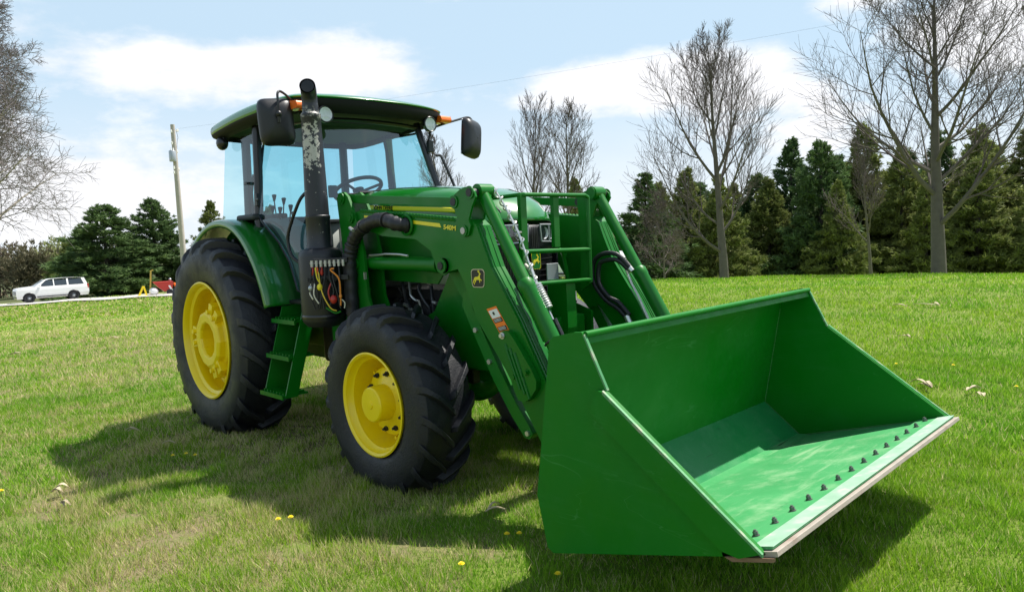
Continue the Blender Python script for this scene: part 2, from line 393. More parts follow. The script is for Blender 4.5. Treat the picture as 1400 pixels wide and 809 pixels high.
# clumping and worn spots thin the blades out
cl = np.sin(x*3.1+1.3*np.sin(y*2.3))*np.sin(y*3.7+1.1*np.sin(x*2.9))
keep = rng.random(len(x)) < np.clip(.80+.28*cl, .3, 1)
for (bx, by, br) in ((.9, -2.42, .22), (1.68, -2.22, .16), (1.8, -1.7, .14), (2.22, -2.1, .14), (2.9, -1.75, .16), (1.2, -2.7, .22), (3.3, -1.3, .15), (4.45, 3.72, .28)):
    keep &= ~((np.hypot(x-bx, (y-by)) < br*(.6+.5*rng.random(len(x)))) & (rng.random(len(x)) < .8))
# nothing grows through the tyres
for (tx, ty, tw, tl) in ((0, -.83, .2, .16), (0, .83, .2, .16), (2.4, -.73, .16, .14), (2.4, .73, .16, .14)): keep &= ~((abs(x-tx) < tl) & (abs(y-ty) < tw))
x, y, z, r, h, w = [q[keep] for q in (x, y, z, r, h, w)]; n = len(x)
tuft = np.clip(.85+.5*np.sin(x*7.3+np.sin(y*6.1)*2)*np.sin(y*8.1+np.sin(x*5.3)*2), .45, 1.5); h = h*tuft
ph = rng.random(n)*2*PI; lean = h*(.15+.75*rng.random(n)); la = rng.random(n)*2*PI
V = np.empty((n, 3, 3)); V[:, 0] = np.stack([x+np.cos(ph)*w/2, y+np.sin(ph)*w/2, z-.004], 1); V[:, 1] = np.stack([x-np.cos(ph)*w/2, y-np.sin(ph)*w/2, z-.004], 1)
V[:, 2] = np.stack([x+lean*np.cos(la), y+lean*np.sin(la), z+h], 1)
me = bpy.data.meshes.new('grass'); me.vertices.add(3*n); me.vertices.foreach_set('co', V.ravel().astype('f')); me.loops.add(3*n); me.loops.foreach_set('vertex_index', np.arange(3*n, dtype='i'))
me.polygons.add(n); me.polygons.foreach_set('loop_start', np.arange(0, 3*n, 3, dtype='i'))
for nm in ('tint', 'pick'):
    at = me.attributes.new(nm, 'FLOAT', 'FACE'); at.data.foreach_set('value', rng.random(n).astype('f'))
me.materials.append(M_blade); me.update(calc_edges=True)
go = bpy.data.objects.new('grass', me); C.objects.link(go); tag(go, 'mown green lawn grass mixed with dry straw coloured blades', 'grass', kind='stuff')

# gravel drive at the far left
M_gravel = material('pale_gravel', (.42, .40, .375), .9, var=.12, vscale=3, bump=.4, bscale=30)
g = MB()
dp = [(-70., -14.), (-60, -3), (-54, 4), (-50, 8.5), (-45.5, 13.), (-40, 19), (-34, 26), (-26, 36)]
def drv(u, v):
    q = u*(len(dp)-1); i = min(int(q), len(dp)-2); f_ = q-i; a = Vector(dp[i]); b = Vector(dp[i+1]); c_ = a.lerp(b, f_); d = (b-a).normalized(); nrm = Vector((-d.y, d.x))
    p_ = c_+nrm*((v-.5)*5.6); return (p_.x, p_.y, hz(p_.x, p_.y)+.10)
g.grid(drv, 70, 6); tag(g.build('road', M_gravel), None, None, kind='structure')


# ------------------------------------------------------------------ trees
def leafmat(name, dark, light, rough=.7, tl=.25):
    m = bpy.data.materials.new(name); m.use_nodes = True; t = NT(m.node_tree); p = m.node_tree.nodes['Principled BSDF']
    at = t.node('ShaderNodeAttribute', attribute_name='tint'); tc = t.node('ShaderNodeTexCoord'); oi = t.node('ShaderNodeObjectInfo')
    f = t.math('ADD', t.math('MULTIPLY', at.outputs['Fac'], .6), t.math('MULTIPLY', t.noise(.9, 3, .5, tc.outputs['Object']), .5))
    f = t.math('ADD', f, t.math('MULTIPLY', t.math('SUBTRACT', oi.outputs['Random'], .5), .25), clamp=True)
    c = t.mix(f, dark, light); t.link(c, p.inputs['Base Color']); p.inputs['Roughness'].default_value = rough; p.inputs['Specular IOR Level'].default_value = .2
    b = t.node('ShaderNodeBsdfTranslucent'); t.link(c, b.inputs[0]); mx = t.node('ShaderNodeMixShader'); mx.inputs[0].default_value = tl
    t.link(p.outputs[0], mx.inputs[1]); t.link(b.outputs[0], mx.inputs[2]); t.link(mx.outputs[0], m.node_tree.nodes['Material Output'].inputs[0]); return m
M_spruce = leafmat('spruce_needles', (.03, .075, .028), (.14, .21, .07))
M_pine = leafmat('olive_pine_needles', (.05, .08, .022), (.26, .29, .08))
M_brush = leafmat('budding_brush', (.06, .07, .03), (.20, .17, .09))
M_bark = material('grey_bark', (.115, .098, .082), .9, var=.35, vscale=5, bump=.6, bscale=25)
M_twig = material('bare_twigs', (.095, .072, .068), .85, var=.2)
M_palebark = material('pale_bark', (.33, .29, .25), .9, var=.3, vscale=5, bump=.5, bscale=25)
M_darkbark = material('dark_conifer_bark', (.06, .05, .04), .9, var=.3)

def tri_mesh(name, V_, mat):
    """V_: (n, 3, 3) array of separate triangles with a random tint each"""
    n = len(V_); me = bpy.data.meshes.new(name); me.vertices.add(3*n); me.vertices.foreach_set('co', V_.ravel().astype('f')); me.loops.add(3*n); me.loops.foreach_set('vertex_index', np.arange(3*n, dtype='i'))
    me.polygons.add(n); me.polygons.foreach_set('loop_start', np.arange(0, 3*n, 3, dtype='i'))
    at = me.attributes.new('tint', 'FLOAT', 'FACE'); at.data.foreach_set('value', rng.random(n).astype('f')); me.materials.append(mat); me.update(calc_edges=True); return me
def sprays(P, D, L, n_per, wid, spread):
    """tufts of long narrow triangles at P pointing about D"""
    P = np.repeat(P, n_per, 0); D = np.repeat(D, n_per, 0); L = np.repeat(L, n_per, 0); n = len(P)
    d = D+rng.normal(0, spread, (n, 3)); d /= np.linalg.norm(d, axis=1, keepdims=True)
    s_ = np.cross(d, rng.normal(0, 1, (n, 3))); s_ /= np.linalg.norm(s_, axis=1, keepdims=True); l = L*(.6+.7*rng.random(n)); st = P+rng.normal(0, .05, (n, 3))
    w_ = wid*(.6+.8*rng.random(n))[:, None]
    return np.stack([st-s_*w_/2, st+s_*w_/2, st+d*l[:, None]], 1)
def conifer(h, rb, mat, low=.5, shape=.85, nb=150, dens=1.0, seed=0, droop=.15, jag=.25):
    """crown of separate boughs on a tapered trunk, unit: metres, origin at the foot"""
    global rng
    rng = np.random.default_rng(seed+100); Ps = []; Ds = []; Ls = []; tr = MB(); br = MB()
    lobes = rng.random(7)*2*PI
    for i in range(nb):
        f = (i+rng.random())/nb; z = low+(h-low)*f**.9*.985
        rr = rb*(1-((z-low)/(h-low)))**shape*(.72+jag*2*rng.random())+.12
        if z < low+.12*h: rr *= .75+.25*(z-low)/(.12*h)
        a = rng.random()*2*PI; rr *= 1+.16*math.sin(2*a+lobes[0])*math.sin(3*f*PI+lobes[1])
        up = -droop+.55*f+.1*rng.normal(); d = np.array([math.cos(a), math.sin(a), up]); d /= np.linalg.norm(d)
        k = max(4, int(rr/.13*dens)); tt = (.18+.82*np.sqrt((np.arange(k)+.5)/k))*rr
        side = np.array([-math.sin(a), math.cos(a), 0]); p_ = np.array([0, 0, z])+d*tt[:, None]+side*(rng.normal(0, .10+.13*tt/rr*rr**.5, k))[:, None]+np.array([0, 0, 1.])*(rng.normal(0, .07, k)-.05*(tt/rr)**2*rr*.4)[:, None]
        Ps.append(p_); Ds.append(np.tile(d*.9+np.array([0, 0, .12]), (k, 1))+rng.normal(0, .25, (k, 1))*side); Ls.append(np.full(k, .36*(1-.5*f)))
        if i % 3 == 0: br.tube([(0, 0, z), tuple(np.array([0, 0, z])+d*rr*.75)], [.03, .01], 3, caps=False)
    P = np.concatenate(Ps); D = np.concatenate(Ds); L = np.concatenate(Ls)
    V_ = sprays(P, D, L, 14, .085, .5)
    tr.tube([(0, 0, -.3), (0, 0, h*.3), (0, 0, h*.7), (0, 0, h*.97)], [h*.018, h*.015, h*.008, h*.002], 10); tr.v += []
    o_ = len(tr.v); tr.v += br.v; tr.f += [tuple(i+o_ for i in f_) for f_ in br.f]; tr.sm += br.sm
    return tri_mesh('crown', V_, mat), tr
conifers = []
for k, (mat, low, shape, rbk, dr, nb) in enumerate([(M_spruce, .30, .80, .42, .12, 230), (M_pine, .5, 1.15, .42, .12, 200), (M_spruce, .4, 1.15, .36, .2, 200), (M_pine, .4, 1.05, .45, .08, 210)]):
    cme, tr = conifer(8.0, 8*rbk, mat, low=low, shape=shape, nb=nb, seed=k, droop=dr)
    root = empty('spruce_tree' if mat is M_spruce else 'pine_tree', 'x', 'tree', (0, 0, -500)); cr_ = bpy.data.objects.new('crown', cme); C.objects.link(cr_); cr_.parent = root
    tr.build('trunk', M_darkbark, root); conifers.append(root)
used = [False]*4
def plant(k, x, y, ztop, label, wide=1., rz=0, group='evergreens behind the lawn'):
    zb_ = hz(x, y)-.05; sc = (ztop-zb_)/8.0; root = conifers[k]
    if not used[k]:
        used[k] = True; root.location = (x, y, zb_); root.rotation_euler.z = rz; root['label'] = label; root['group'] = group; root['_s'] = 1; r_ = root; del root['_s']; pend.append((root, (sc*wide, sc*wide, sc)))
        return root
    return copy_thing(root, (x, y, zb_), rz, label, (sc*wide, sc*wide, sc), group)
pend = []
EV = [(0, -62.7, 14.3, 5.9, 'broad dark evergreen right behind the white car, widest of the left trees', 1.6, 0),
      (0, -64.0, 18.7, 6.5, 'evergreen just left of the utility pole', 1.15, 2.1), (3, -58.4, 21.9, 5.9, 'evergreen between the utility pole and the tractor fender', .85, 1),
      (3, -72, 13.4, 2.9, 'low evergreen over the roof of the white car', 1.3, 4), (1, -66, 31, 6.0, 'evergreen seen through the cab side glass', .9, 3),
      (1, -33.0, 42.3, 6.2, 'evergreen rising behind the brush guard', .8, .5), (2, -20.7, 34.9, 5.2, 'dark evergreen beside the far loader cylinder, leftmost of the right row', 1.35, .3),
      (1, -22.1, 42.0, 5.9, 'olive evergreen left of the middle bare tree', 1.0, 1.9), (3, -17.9, 39.2, 4.9, 'olive evergreen behind the trunk of the middle bare tree', .85, 2.6),
      (3, -18.2, 46.8, 5.0, 'evergreen right of the middle bare tree', .95, 5.0), (2, -18.6, 51.4, 8.1, 'tall pointed evergreen standing above its neighbours', 1.0, 1.2),
      (0, -14.3, 46.6, 7.1, 'dark green conical evergreen, densest of the right row', .84, .9), (1, -13.5, 52.4, 8.6, 'tall olive evergreen right of the dark conical one', .85, 4.2),
      (3, -10.3, 50.2, 6.4, 'lower olive evergreen left of the big bare tree', .85, .2), (2, -10.0, 57.8, 8.0, 'pointed evergreen behind the big bare tree', 1.1, 3.4),
      (3, -6.6, 53.9, 7.6, 'olive evergreen right of the big bare tree', .95, 2.4), (1, -4.4, 57.2, 7.3, 'evergreen at the right end of the row', 1.1, 5.5),
      (1, -1.6, 50.5, 6.6, 'evergreen cut by the right edge of the picture', .9, 2.2), (3, -27.5, 46.5, 5.4, 'evergreen in the gap behind the far loader arm', 1.0, 3.9), (1, -12.3, 44.3, 4.2, 'short olive evergreen in front of the dark conical one', .8, 1.1),
      (3, -25.0, 54, 5.2, 'faint evergreen beyond the leftmost of the right row', 1.1, 1.4), (1, -8.0, 47.5, 4.0, 'short evergreen left of the big bare trunk', .9, .7),
      (0, -24.6, 47.6, 5.2, 'dark evergreen filling the gap left of the middle bare tree', 1.15, .6), (2, -21.0, 50.5, 5.6, 'narrow dark evergreen far behind the middle bare tree', 1.3, 2.2), (0, -16.0, 53.5, 6.6, 'dark evergreen filling the gap right of the tall pointed one', 1.15, 3.0),
      (2, -11.6, 55.5, 6.4, 'dark evergreen behind the thin leaning bare tree', 1.4, 1.0), (0, -7.6, 59.5, 6.9, 'dark evergreen far behind the big bare trunk', 1.2, 2.0), (0, -2.6, 60.5, 6.8, 'dark evergreen at the far right of the row, behind its neighbours', 1.2, 4.0), (1, -5.6, 49.5, 5.2, 'low olive evergreen just right of the big bare trunk', 1.1, 3.6)]
for k, x, y, zt_, lb, wd, rz in EV: plant(k, x, y, zt_, lb, wd, rz)
for o, sc in pend: o.scale = sc

def bare_tree(h, r0_, seed, limb0=.22, spread=.75, lean=(0, 0), nl=16, dens=1.0, trunk_mat=None, twig_mat=None, name='bare_tree', label='', loc=(0, 0), rz=0, upward=.35, limblen=.48, twig_r=.006, stems=None, group=None, wig=.07):
    rd = random.Random(seed); big = MB(); fine = MB()
    def grow(p, d, L, r, lv):
        seg = {0: 9, 1: 7, 2: 5, 3: 3, 4: 2}[lv]; P = [p]; dd = Vector(d); rads = [r]
        for i in range(seg):
            wg = wig*(.28 if lv == 0 else 1); dd = (dd+Vector((rd.gauss(0, wg), rd.gauss(0, wg), rd.gauss(0, wg*.6)+upward*.2*(1 if lv else .3)))).normalized(); P.append(P[-1]+dd*(L/seg)); rads.append(max(twig_r*.55, r*(1-.9*(i+1)/seg)**(1.25 if lv == 0 else 1)))
        (big if lv < 2 else fine).tube(P, rads, {0: 10, 1: 6, 2: 4, 3: 3, 4: 3}[lv], caps=False)
        if lv == 4: return
        n = int({0: nl, 1: 10*dens, 2: 7*dens, 3: 4.2*dens}[lv]); s0 = {0: limb0, 1: .15, 2: .12, 3: .1}[lv]
        ga = rd.random()*6
        for i in range(n):
            f = s0+((.93 if lv == 0 else 1)-s0)*((i+rd.random()*.7)/n)**(.9 if lv == 0 else 1); f = min(f, .98); q = f*seg; k = min(int(q), seg-1); pp = P[k].lerp(P[k+1], q-k); rr = rads[k]+(rads[k+1]-rads[k])*(q-k); ax = (P[k+1]-P[k]).normalized()
            ga += 2.4+rd.gauss(0, .35); u = ax.orthogonal().normalized(); v = ax.cross(u); an = (spread*(1.42-.90*f) if lv == 0 else spread*(.85, .85, .78, .62, .5)[lv])+rd.gauss(0, .10)
            nd = ax*math.cos(an)+(u*math.cos(ga)+v*math.sin(ga))*math.sin(an)
            cl_ = {0: h*limblen*(1.15-.98*f), 1: L*.46*(1.15-.6*f), 2: L*.55*(1.1-.5*f), 3: L*.6}[lv]*(.75+.5*rd.random())
            grow(pp, nd, cl_, max(twig_r, min(rr*.62, cl_*.0145)), lv+1)
    for (dx, dy, hk, rk) in (stems or [(lean[0], lean[1], 1, 1)]):
        grow(Vector((0, 0, -.3)), Vector((dx, dy, 1)).normalized(), h*hk, r0_*rk, 0)
    root = empty(name, label, 'tree', (loc[0], loc[1], hz(*loc)), rz, group); big.build('trunk', trunk_mat or M_bark, root); fine.build('twigs', twig_mat or M_twig, root); return root
bare_tree(11.0, .26, 11, limb0=.15, spread=.88, lean=(.0, .0), nl=19, dens=1.12, label='large bare tree on the right with a thick trunk forking wide above the lawn', loc=(-1.22, 24.8), limblen=.60, upward=.55, twig_r=.0078)
bare_tree(8.9, .18, 5, limb0=.13, spread=.76, lean=(.0, 0), nl=16, dens=1.05, label='bare tree with upright branches in the middle of the right half', loc=(-7.0, 20.3), limblen=.56, upward=.75, twig_r=.0075)
bare_tree(11.3, .14, 8, limb0=.25, spread=.55, nl=15, dens=.85, label='slender bare tree left of the brush guard, the left one of a pair', loc=(-22.0, 25.5), limblen=.42, upward=.7, twig_r=.010, wig=.07)
bare_tree(10.0, .15, 21, limb0=.22, spread=.70, nl=16, dens=.95, label='slender bare tree behind the brush guard, the right one of a pair', loc=(-18.9, 25.2), limblen=.46, upward=.6, twig_r=.010)
bare_tree(9.8, .15, 33, limb0=.15, spread=.62, nl=15, dens=1.0, label='bare tree seen behind the far cab pillar and mirror', loc=(-26.4, 23.2), limblen=.36, upward=.6, twig_r=.008)
bare_tree(7.6, .09, 41, limb0=.25, spread=.55, nl=11, dens=.95, label='thin bare tree leaning left beside the big bare tree', loc=(-6.1, 32.5), limblen=.38, upward=.5, twig_r=.008, lean=(-.08, .0))
bare_tree(5.2, .06, 47, limb0=.12, spread=.9, nl=14, dens=1.1, label='small bare tree in front of the leftmost evergreen of the right row', loc=(-14.5, 27.6), limblen=.42, upward=.25, twig_r=.008)
bare_tree(6.2, .11, 52, limb0=.1, spread=.95, nl=15, dens=1.1, label='low spreading bare tree at the right picture edge', loc=(3.6, 27.5), limblen=.5, upward=.2, twig_r=.008)
bare_tree(15.5, .42, 63, limb0=.27, spread=.95, nl=32, dens=1.2, label='old pale barked tree with drooping bare branches at the left picture edge', loc=(-35.0, 1.6), limblen=.36, upward=-.06, twig_r=.012, trunk_mat=M_palebark, twig_mat=material('purplish_twigs', (.17, .145, .15), .85, var=.2))
# brushy trees on the far left skyline
def brush(h, w_, n, mat, seed):
    global rng
    rng = np.random.default_rng(seed); q = rng.normal(0, 1, (n, 3)); q /= np.linalg.norm(q, axis=1, keepdims=True); q *= (rng.random(n)**.45)[:, None]
    P = q*np.array([w_/2, w_/2, h*.5])*(.75+.4*np.sin(q[:, :1]*5+seed))+np.array([0, 0, h*.5]); D = q+np.array([0, 0, .6]); D /= np.linalg.norm(D, axis=1, keepdims=True)+1e-6
    return sprays(P, D, np.full(n, .55), 5, .16, .5)
for i, (d_, b_, h, w_, lb) in enumerate([(105, .560, 5.8, 6.0, 'yellow green budding tree at the left end of the skyline'), (100, .595, 4.9, 5.5, 'brown brushy tree behind the front of the white car'), (108, .625, 5.4, 5.5, 'reddish bare brush left of the white car'), (102, .525, 5.2, 6, 'dark brush behind the roof of the white car'), (110, .66, 5.6, 7, 'brown brush at the left picture edge'), (112, .57, 5.0, 8, 'olive brush farthest back on the left skyline'), (104, .49, 5.6, 7, 'brush hidden mostly by the broad evergreen')]):
    a = yaw+b_; x, y = CX+d_*math.cos(a), CY+d_*math.sin(a)
    mt = leafmat('brush_%s' % ('a', 'b', 'c', 'd', 'e', 'f', 'g')[i], *[((.16, .19, .06), (.42, .45, .2)), ((.09, .085, .05), (.22, .2, .12)), ((.11, .09, .06), (.25, .2, .14)), ((.05, .07, .035), (.14, .15, .07)), ((.085, .09, .05), (.2, .21, .12)), ((.08, .1, .04), (.22, .24, .1)), ((.05, .07, .03), (.14, .15, .07))][i])
    root = empty('distant_tree', lb, 'tree', (x, y, hz(x, y)), 0, 'trees on the left skyline'); me = tri_mesh('crown', brush(h*1.3, w_*1.25, 1500, mt, 200+i), mt); o = bpy.data.objects.new('crown', me); C.objects.link(o); o.parent = root
    g = MB(); g.tube([(0, 0, -.2), (.1, 0, h*.5), (0, .1, h*.8)], [.14, .09, .03], 8); g.build('trunk', M_bark, root)

# ------------------------------------------------------------------ utility pole
px_, py_ = -41.45, 13.32; pz = hz(px_, py_); ph_ = 9.65-pz
pole = empty('utility_pole', 'weathered wooden utility pole with a transformer, left of the tractor', 'pole', (px_, py_, pz), math.radians(46))
MB().tube([(0, 0, -.3), (0, 0, ph_*.5), (0, 0, ph_)], [.20, .17, .13], 14).build('post', M_wood, pole)
g = MB(); g.lathe([(.0001, 0), (.20, .0), (.21, .04), (.21, .62), (.18, .68), (.0001, .70)], (.0, -.34, ph_-2.35), 20, 'z'); tf = g.build('transformer', M_greymetal, pole)
for x in (-.08, .08): MB().lathe([(.03, 0), (.045, .03), (.025, .06), (.045, .09), (.025, .12), (.035, .15), (.0001, .17)], (x, -.34, ph_-1.67), 10, 'z').build('bushing', M_whitedecal, tf)
g = MB(); g.box((0, -.16, ph_-2.0), (.08, .2, .4)); g.build('transformer_bracket', M_greymetal, pole)
g = MB(); g.beam((0, .0, ph_-.45), (0, .72, ph_-.25), .05, .05); g.build('top_bracket', M_wood, pole)
for (y, z) in ((.55, ph_-.25), (.70, ph_-.22), (-.22, ph_-.42), (-.28, ph_-1.15), (.18, ph_-1.55), (.38, ph_-1.62), (.30, ph_-2.7), (.42, ph_-2.75), (-.25, ph_-2.7), (-.30, ph_-3.0)):
    MB().lathe([(.03, -.12), (.055, -.09), (.03, -.06), (.055, -.03), (.03, 0), (.05, .03), (.0001, .07)], (0, y, z), 10, 'z').build('insulator', M_whitedecal, pole)
for (a_, b_) in (((0, 0, ph_-1.7), (0, .40, ph_-1.7)), ((0, 0, ph_-2.9), (0, .40, ph_-2.85)), ((0, 0, ph_-.5), (0, -.24, ph_-.5))): MB().beam(a_, b_, .04, .04).build('side_bracket', M_greymetal, pole)
MB().tube(smooth_path([(0, .45, ph_-.3), (0, .62, ph_-.75), (0, .5, ph_-.9), (0, .3, ph_-1.6)]), .012, 5).build('jumper_wire', M_black, pole)
MB().tube([(.14, .0, -.2), (.12, 0, ph_*.9)], .02, 5).build('ground_wire', M_greymetal, pole)
wa = Vector((px_, py_, pz+ph_-.3)); wb = Vector((12.3, 39.0, 11.6))
MB().tube([wa.lerp(wb, q/20)-Vector((0, 0, .5*4*(q/20)*(1-q/20))) for q in range(21)], .0035, 4).build('power_line', M_black, pole)
bpy.context.view_layer.update(); pl = [o for o in pole.children if o.name.startswith('power_line')][0]; pl.matrix_parent_inverse = pole.matrix_world.inverted()


# ------------------------------------------------------------------ tractor (x forward, y left, z up; rear axle at x = 0)
T = empty('tractor', 'green farm tractor with cab, yellow wheels and a front loader carrying a wide green bucket', 'tractor')
WB = 2.40
def rot(p, q): return (p[0]*math.cos(q)-p[1]*math.sin(q), p[0]*math.sin(q)+p[1]*math.cos(q))

def tyre_mesh(R, H, rb, W_, lugs, ho):
    """carcass plus chevron lugs; R outer radius with lugs, H lug height, rb bead radius, W_ width; centre at y = 0, outer side is -y"""
    g = MB(); Rc = R-H
    half = [(rb, .40), (rb+.012, .445), (rb+.25*(Rc-rb), .50), (rb+.5*(Rc-rb), .52), (rb+.72*(Rc-rb), .515), (Rc-.085*R, .495), (Rc-.035*R, .44), (Rc-.008*R, .25), (Rc, 0)]
    prof = [(r, -w*W_) for r, w in half]+[(r, w*W_) for r, w in half[:-1][::-1]]
    g.lathe(prof[::-1], n=80)
    for i in range(lugs):
        for sgn in (-1, 1):
            th0 = 2*PI*(i+(.5 if sgn > 0 else 0))/lugs
            st = []
            for k, (u, hh, wl) in enumerate([(-.03, .0, .95), (.02, 1, 1.0), (.15, 1, 1.0), (.28, 1, 1.05), (.39, 1, 1.2), (.47, .92, 1.35), (.505, .45, 1.4), (.508, .02, 1.4)]):
                yy = u*W_; base = Rc-(0 if u < .2 else .030*R*((u-.2)/.24)**2 if u < .44 else .030*R+(u-.44)/.055*.045*R)
                if k == 7: base = Rc-.15*R
                if k == 6: base = Rc-.085*R
                th = th0+ (u*W_)*1.0/R*(1.05 if u < .35 else 1.0)
                hw = .021*wl*R/.87*1.15; top = base+H*hh; bt = base-.02
                st.append([(bt, th-hw*1.25/R, yy), (top, th-hw/R, yy), (top, th+hw/R, yy), (bt, th+hw*1.25/R, yy)])
            vs = [(r*math.cos(a), sgn*y_, r*math.sin(a)) for s_ in st for r, a, y_ in s_]
            fs = []
            for k in range(len(st)-1):
                for j in range(3): fs.append((4*k+j, 4*k+j+1, 4*k+j+5, 4*k+j+4))
            fs.append((0, 3, 2, 1)); q = 4*(len(st)-1); fs.append((q, q+1, q+2, q+3))
            if sgn > 0: fs = [f[::-1] for f in fs]
            g.add(vs, fs)
    # flatten slightly where it stands on the ground
    lim = -ho+.05
    g.v = [(x*(1+.02*max(0, -z/R)), y*(1+.05*max(0, -z/R-.7)), z if z > lim else lim+(z-lim)*.25) for x, y, z in g.v]
    return g

def wheel(front, s):
    """s = -1 near side, +1 far side"""
    R, H, rb, W_, lugs, cx, cy, cz = (.635, .042, .325, .385, 19, WB, -.722, .592) if front else (.885, .050, .495, .475, 21, 0, -.80, .845)
    w = bpy.data.objects.new('front_wheel' if front else 'rear_wheel', None); C.objects.link(w); w.parent = T; w.location = (cx, cy*-s, cz)
    w.empty_display_size = .1
    tyre_mesh(R, H, rb, W_, lugs, cz).build('tyre', M_rubber, w, bevel=.003, side=s)
    yo = -W_*.47
    if front:
        prof = [(.318, yo+.03), (.338, yo+.002), (.340, yo-.008), (.330, yo-.012), (.315, yo+.0), (.308, yo+.03), (.290, yo+.045), (.286, yo+.11), (.275, yo+.17), (.262, yo+.205), (.20, yo+.212), (.17, yo+.205), (.0001, yo+.205)]
    else:
        prof = [(.485, yo+.03), (.508, yo+.004), (.512, yo-.008), (.500, yo-.014), (.482, yo+.002), (.472, yo+.035), (.448, yo+.05), (.440, yo+.10), (.452, yo+.125), (.450, yo+.19), (.428, yo+.215), (.426, yo+.30), (.39, yo+.325), (.30, yo+.30), (.22, yo+.30), (.0001, yo+.30)]
    MB().lathe(prof, n=72).build('rim', M_yellow, w, side=s)
    # the other side of the rim, seen under the tractor
    MB().lathe([(rb-.01, -yo-.03), (rb+.015, -yo), (rb-.005, -yo+.01), (rb-.03, -yo-.02), (rb-.05, -yo-.12), (rb-.06, 0.06), (.0001, .07)][::-1], n=48).build('rim_inner_side', M_yellow, w, side=s)
    if front:
        h = MB().lathe([(.0001, yo-.012), (.104, yo-.012), (.113, yo-.004), (.116, yo+.02), (.118, yo+.10), (.150, yo+.112), (.205, yo+.120), (.222, yo+.130), (.224, yo+.165), (.20, yo+.175), (.20, yo+.22)][::-1], n=48)
        h.build('hub', M_yellow, w, side=s)
        MB().lathe([(.0001, yo-.020), (.024, yo-.019), (.027, yo-.011)][::-1], n=20).build('hub_plug', M_yellow, w, side=s)
        for i in range(10):
            q = 2*PI*(i+.3)/10; x, z = .185*math.cos(q), .185*math.sin(q)
            b = MB(); b.tube([(x, yo+.13, z), (x, yo+.100, z)], .017, 6); b.tube([(x, yo+.105, z), (x, yo+.084, z)], .009, 8); b.build('wheel_nut', M_iron, w, side=s)
        for i in range(8):
            q = 2*PI*(i+.1)/8; x, z = .248*math.cos(q), .248*math.sin(q)
            b = MB(); b.box((x, yo+.19, z), (.045, .04, .032), None); b.tube([(x, yo+.19, z), (x, yo+.15, z)], .014, 6); b.build('rim_lug', M_yellow, w, bevel=.003, side=s)
    else:
        h = MB().lathe([(.150, yo+.30), (.150, yo+.03), (.160, yo+.010), (.225, yo+.004), (.255, yo+.020), (.262, yo+.07), (.285, yo+.08), (.290, yo+.12), (.272, yo+.135), (.272, yo+.19), (.305, yo+.20), (.31, yo+.30)][::-1], n=12, smooth=False)
        h.build('cast_centre', M_yellow, w, bevel=.008, side=s)
        MB().lathe([(.149, yo+.29), (.149, yo+.16), (.125, yo+.15), (.125, yo+.19), (.085, yo+.20), (.08, yo+.15), (.055, yo+.14), (.0001, yo+.14)][::-1], n=40).build('axle_ring', M_yellow, w, side=s)
        for i in range(3):
            q0 = math.radians(58+120*i); e = MB()
            for k in (-1, 1):
                q = q0+k*.19; m = Matrix.Rotation(-q, 4, 'Y')
                e.box((.285, yo+.07, 0), (.11, .11, .07), m); e.box((.35, yo+.17, 0), (.06, .16, .06), m); e.tube([m @ Vector((.27, yo+.03, 0)), m @ Vector((.27, yo-.012, 0))], .022, 6)
            e.build('rim_clamp', M_yellow, w, bevel=.006, side=s)
        for i in range(8):
            q = 2*PI*(i+.5)/8; x, z = .375*math.cos(q), .375*math.sin(q)
            b = MB(); b.tube([(x, yo+.325, z), (x, yo+.285, z)], .024, 6); b.tube([(x, yo+.30, z), (x, yo+.26, z)], .013, 8); b.build('wheel_bolt', M_steel if i % 2 else M_yellow, w, side=s)
    # valve stem
    return w
for s in (-1, 1): wheel(False, s); wheel(True, s)

# --- chassis, engine, axles
g = MB()
for y0 in (-.30, .24): g.box((1.55, y0+.03, .86), (3.1, .06, .22))
g.box((2.9, 0, .80), (.36, .52, .26)); g.box((3.12, 0, .95), (.14, .60, .28))
g.build('frame', M_green, T, bevel=.01)
g = MB(); g.box((0.25, 0, .88), (1.1, .50, .50)); g.box((.9, 0, .85), (.7, .42, .42)); g.tube([(0, -.60, .845), (0, .60, .845)], .13, 24); g.tube([(0, -.62, .845), (0, .62, .845)], .09, 24)
g.build('rear_axle', M_green, T, bevel=.02)
g = MB(); g.tube([(WB, -.52, .60), (WB, -.30, .62), (WB, .30, .62), (WB, .52, .60)], [.075, .10, .10, .075], 18); g.sphere((WB-.0, 0, .60), .17, 10, (1.2, 1, .9))
for s in (-1, 1):
    g.tube([(WB, s*.50, .592), (WB, s*.62, .592)], .13, 24); g.box((WB, s*.50, .60), (.16, .14, .30)); g.tube([(WB-.26, s*.10, .60), (WB-.22, s*.50, .60)], .02, 10)
g.build('front_axle', M_green, T, bevel=.01)
g = MB(); g.box((2.05, 0, 1.02), (1.45, .42, .50)); g.box((2.0, 0, .72), (1.1, .34, .22)); g.tube([(1.45, -.25, 1.12), (2.7, -.25, 1.12)], .05, 12)
for i in range(7): g.box((1.5+i*.16, -.235, 1.1), (.09, .06, .2))
g.build('engine', M_iron, T, bevel=.01)
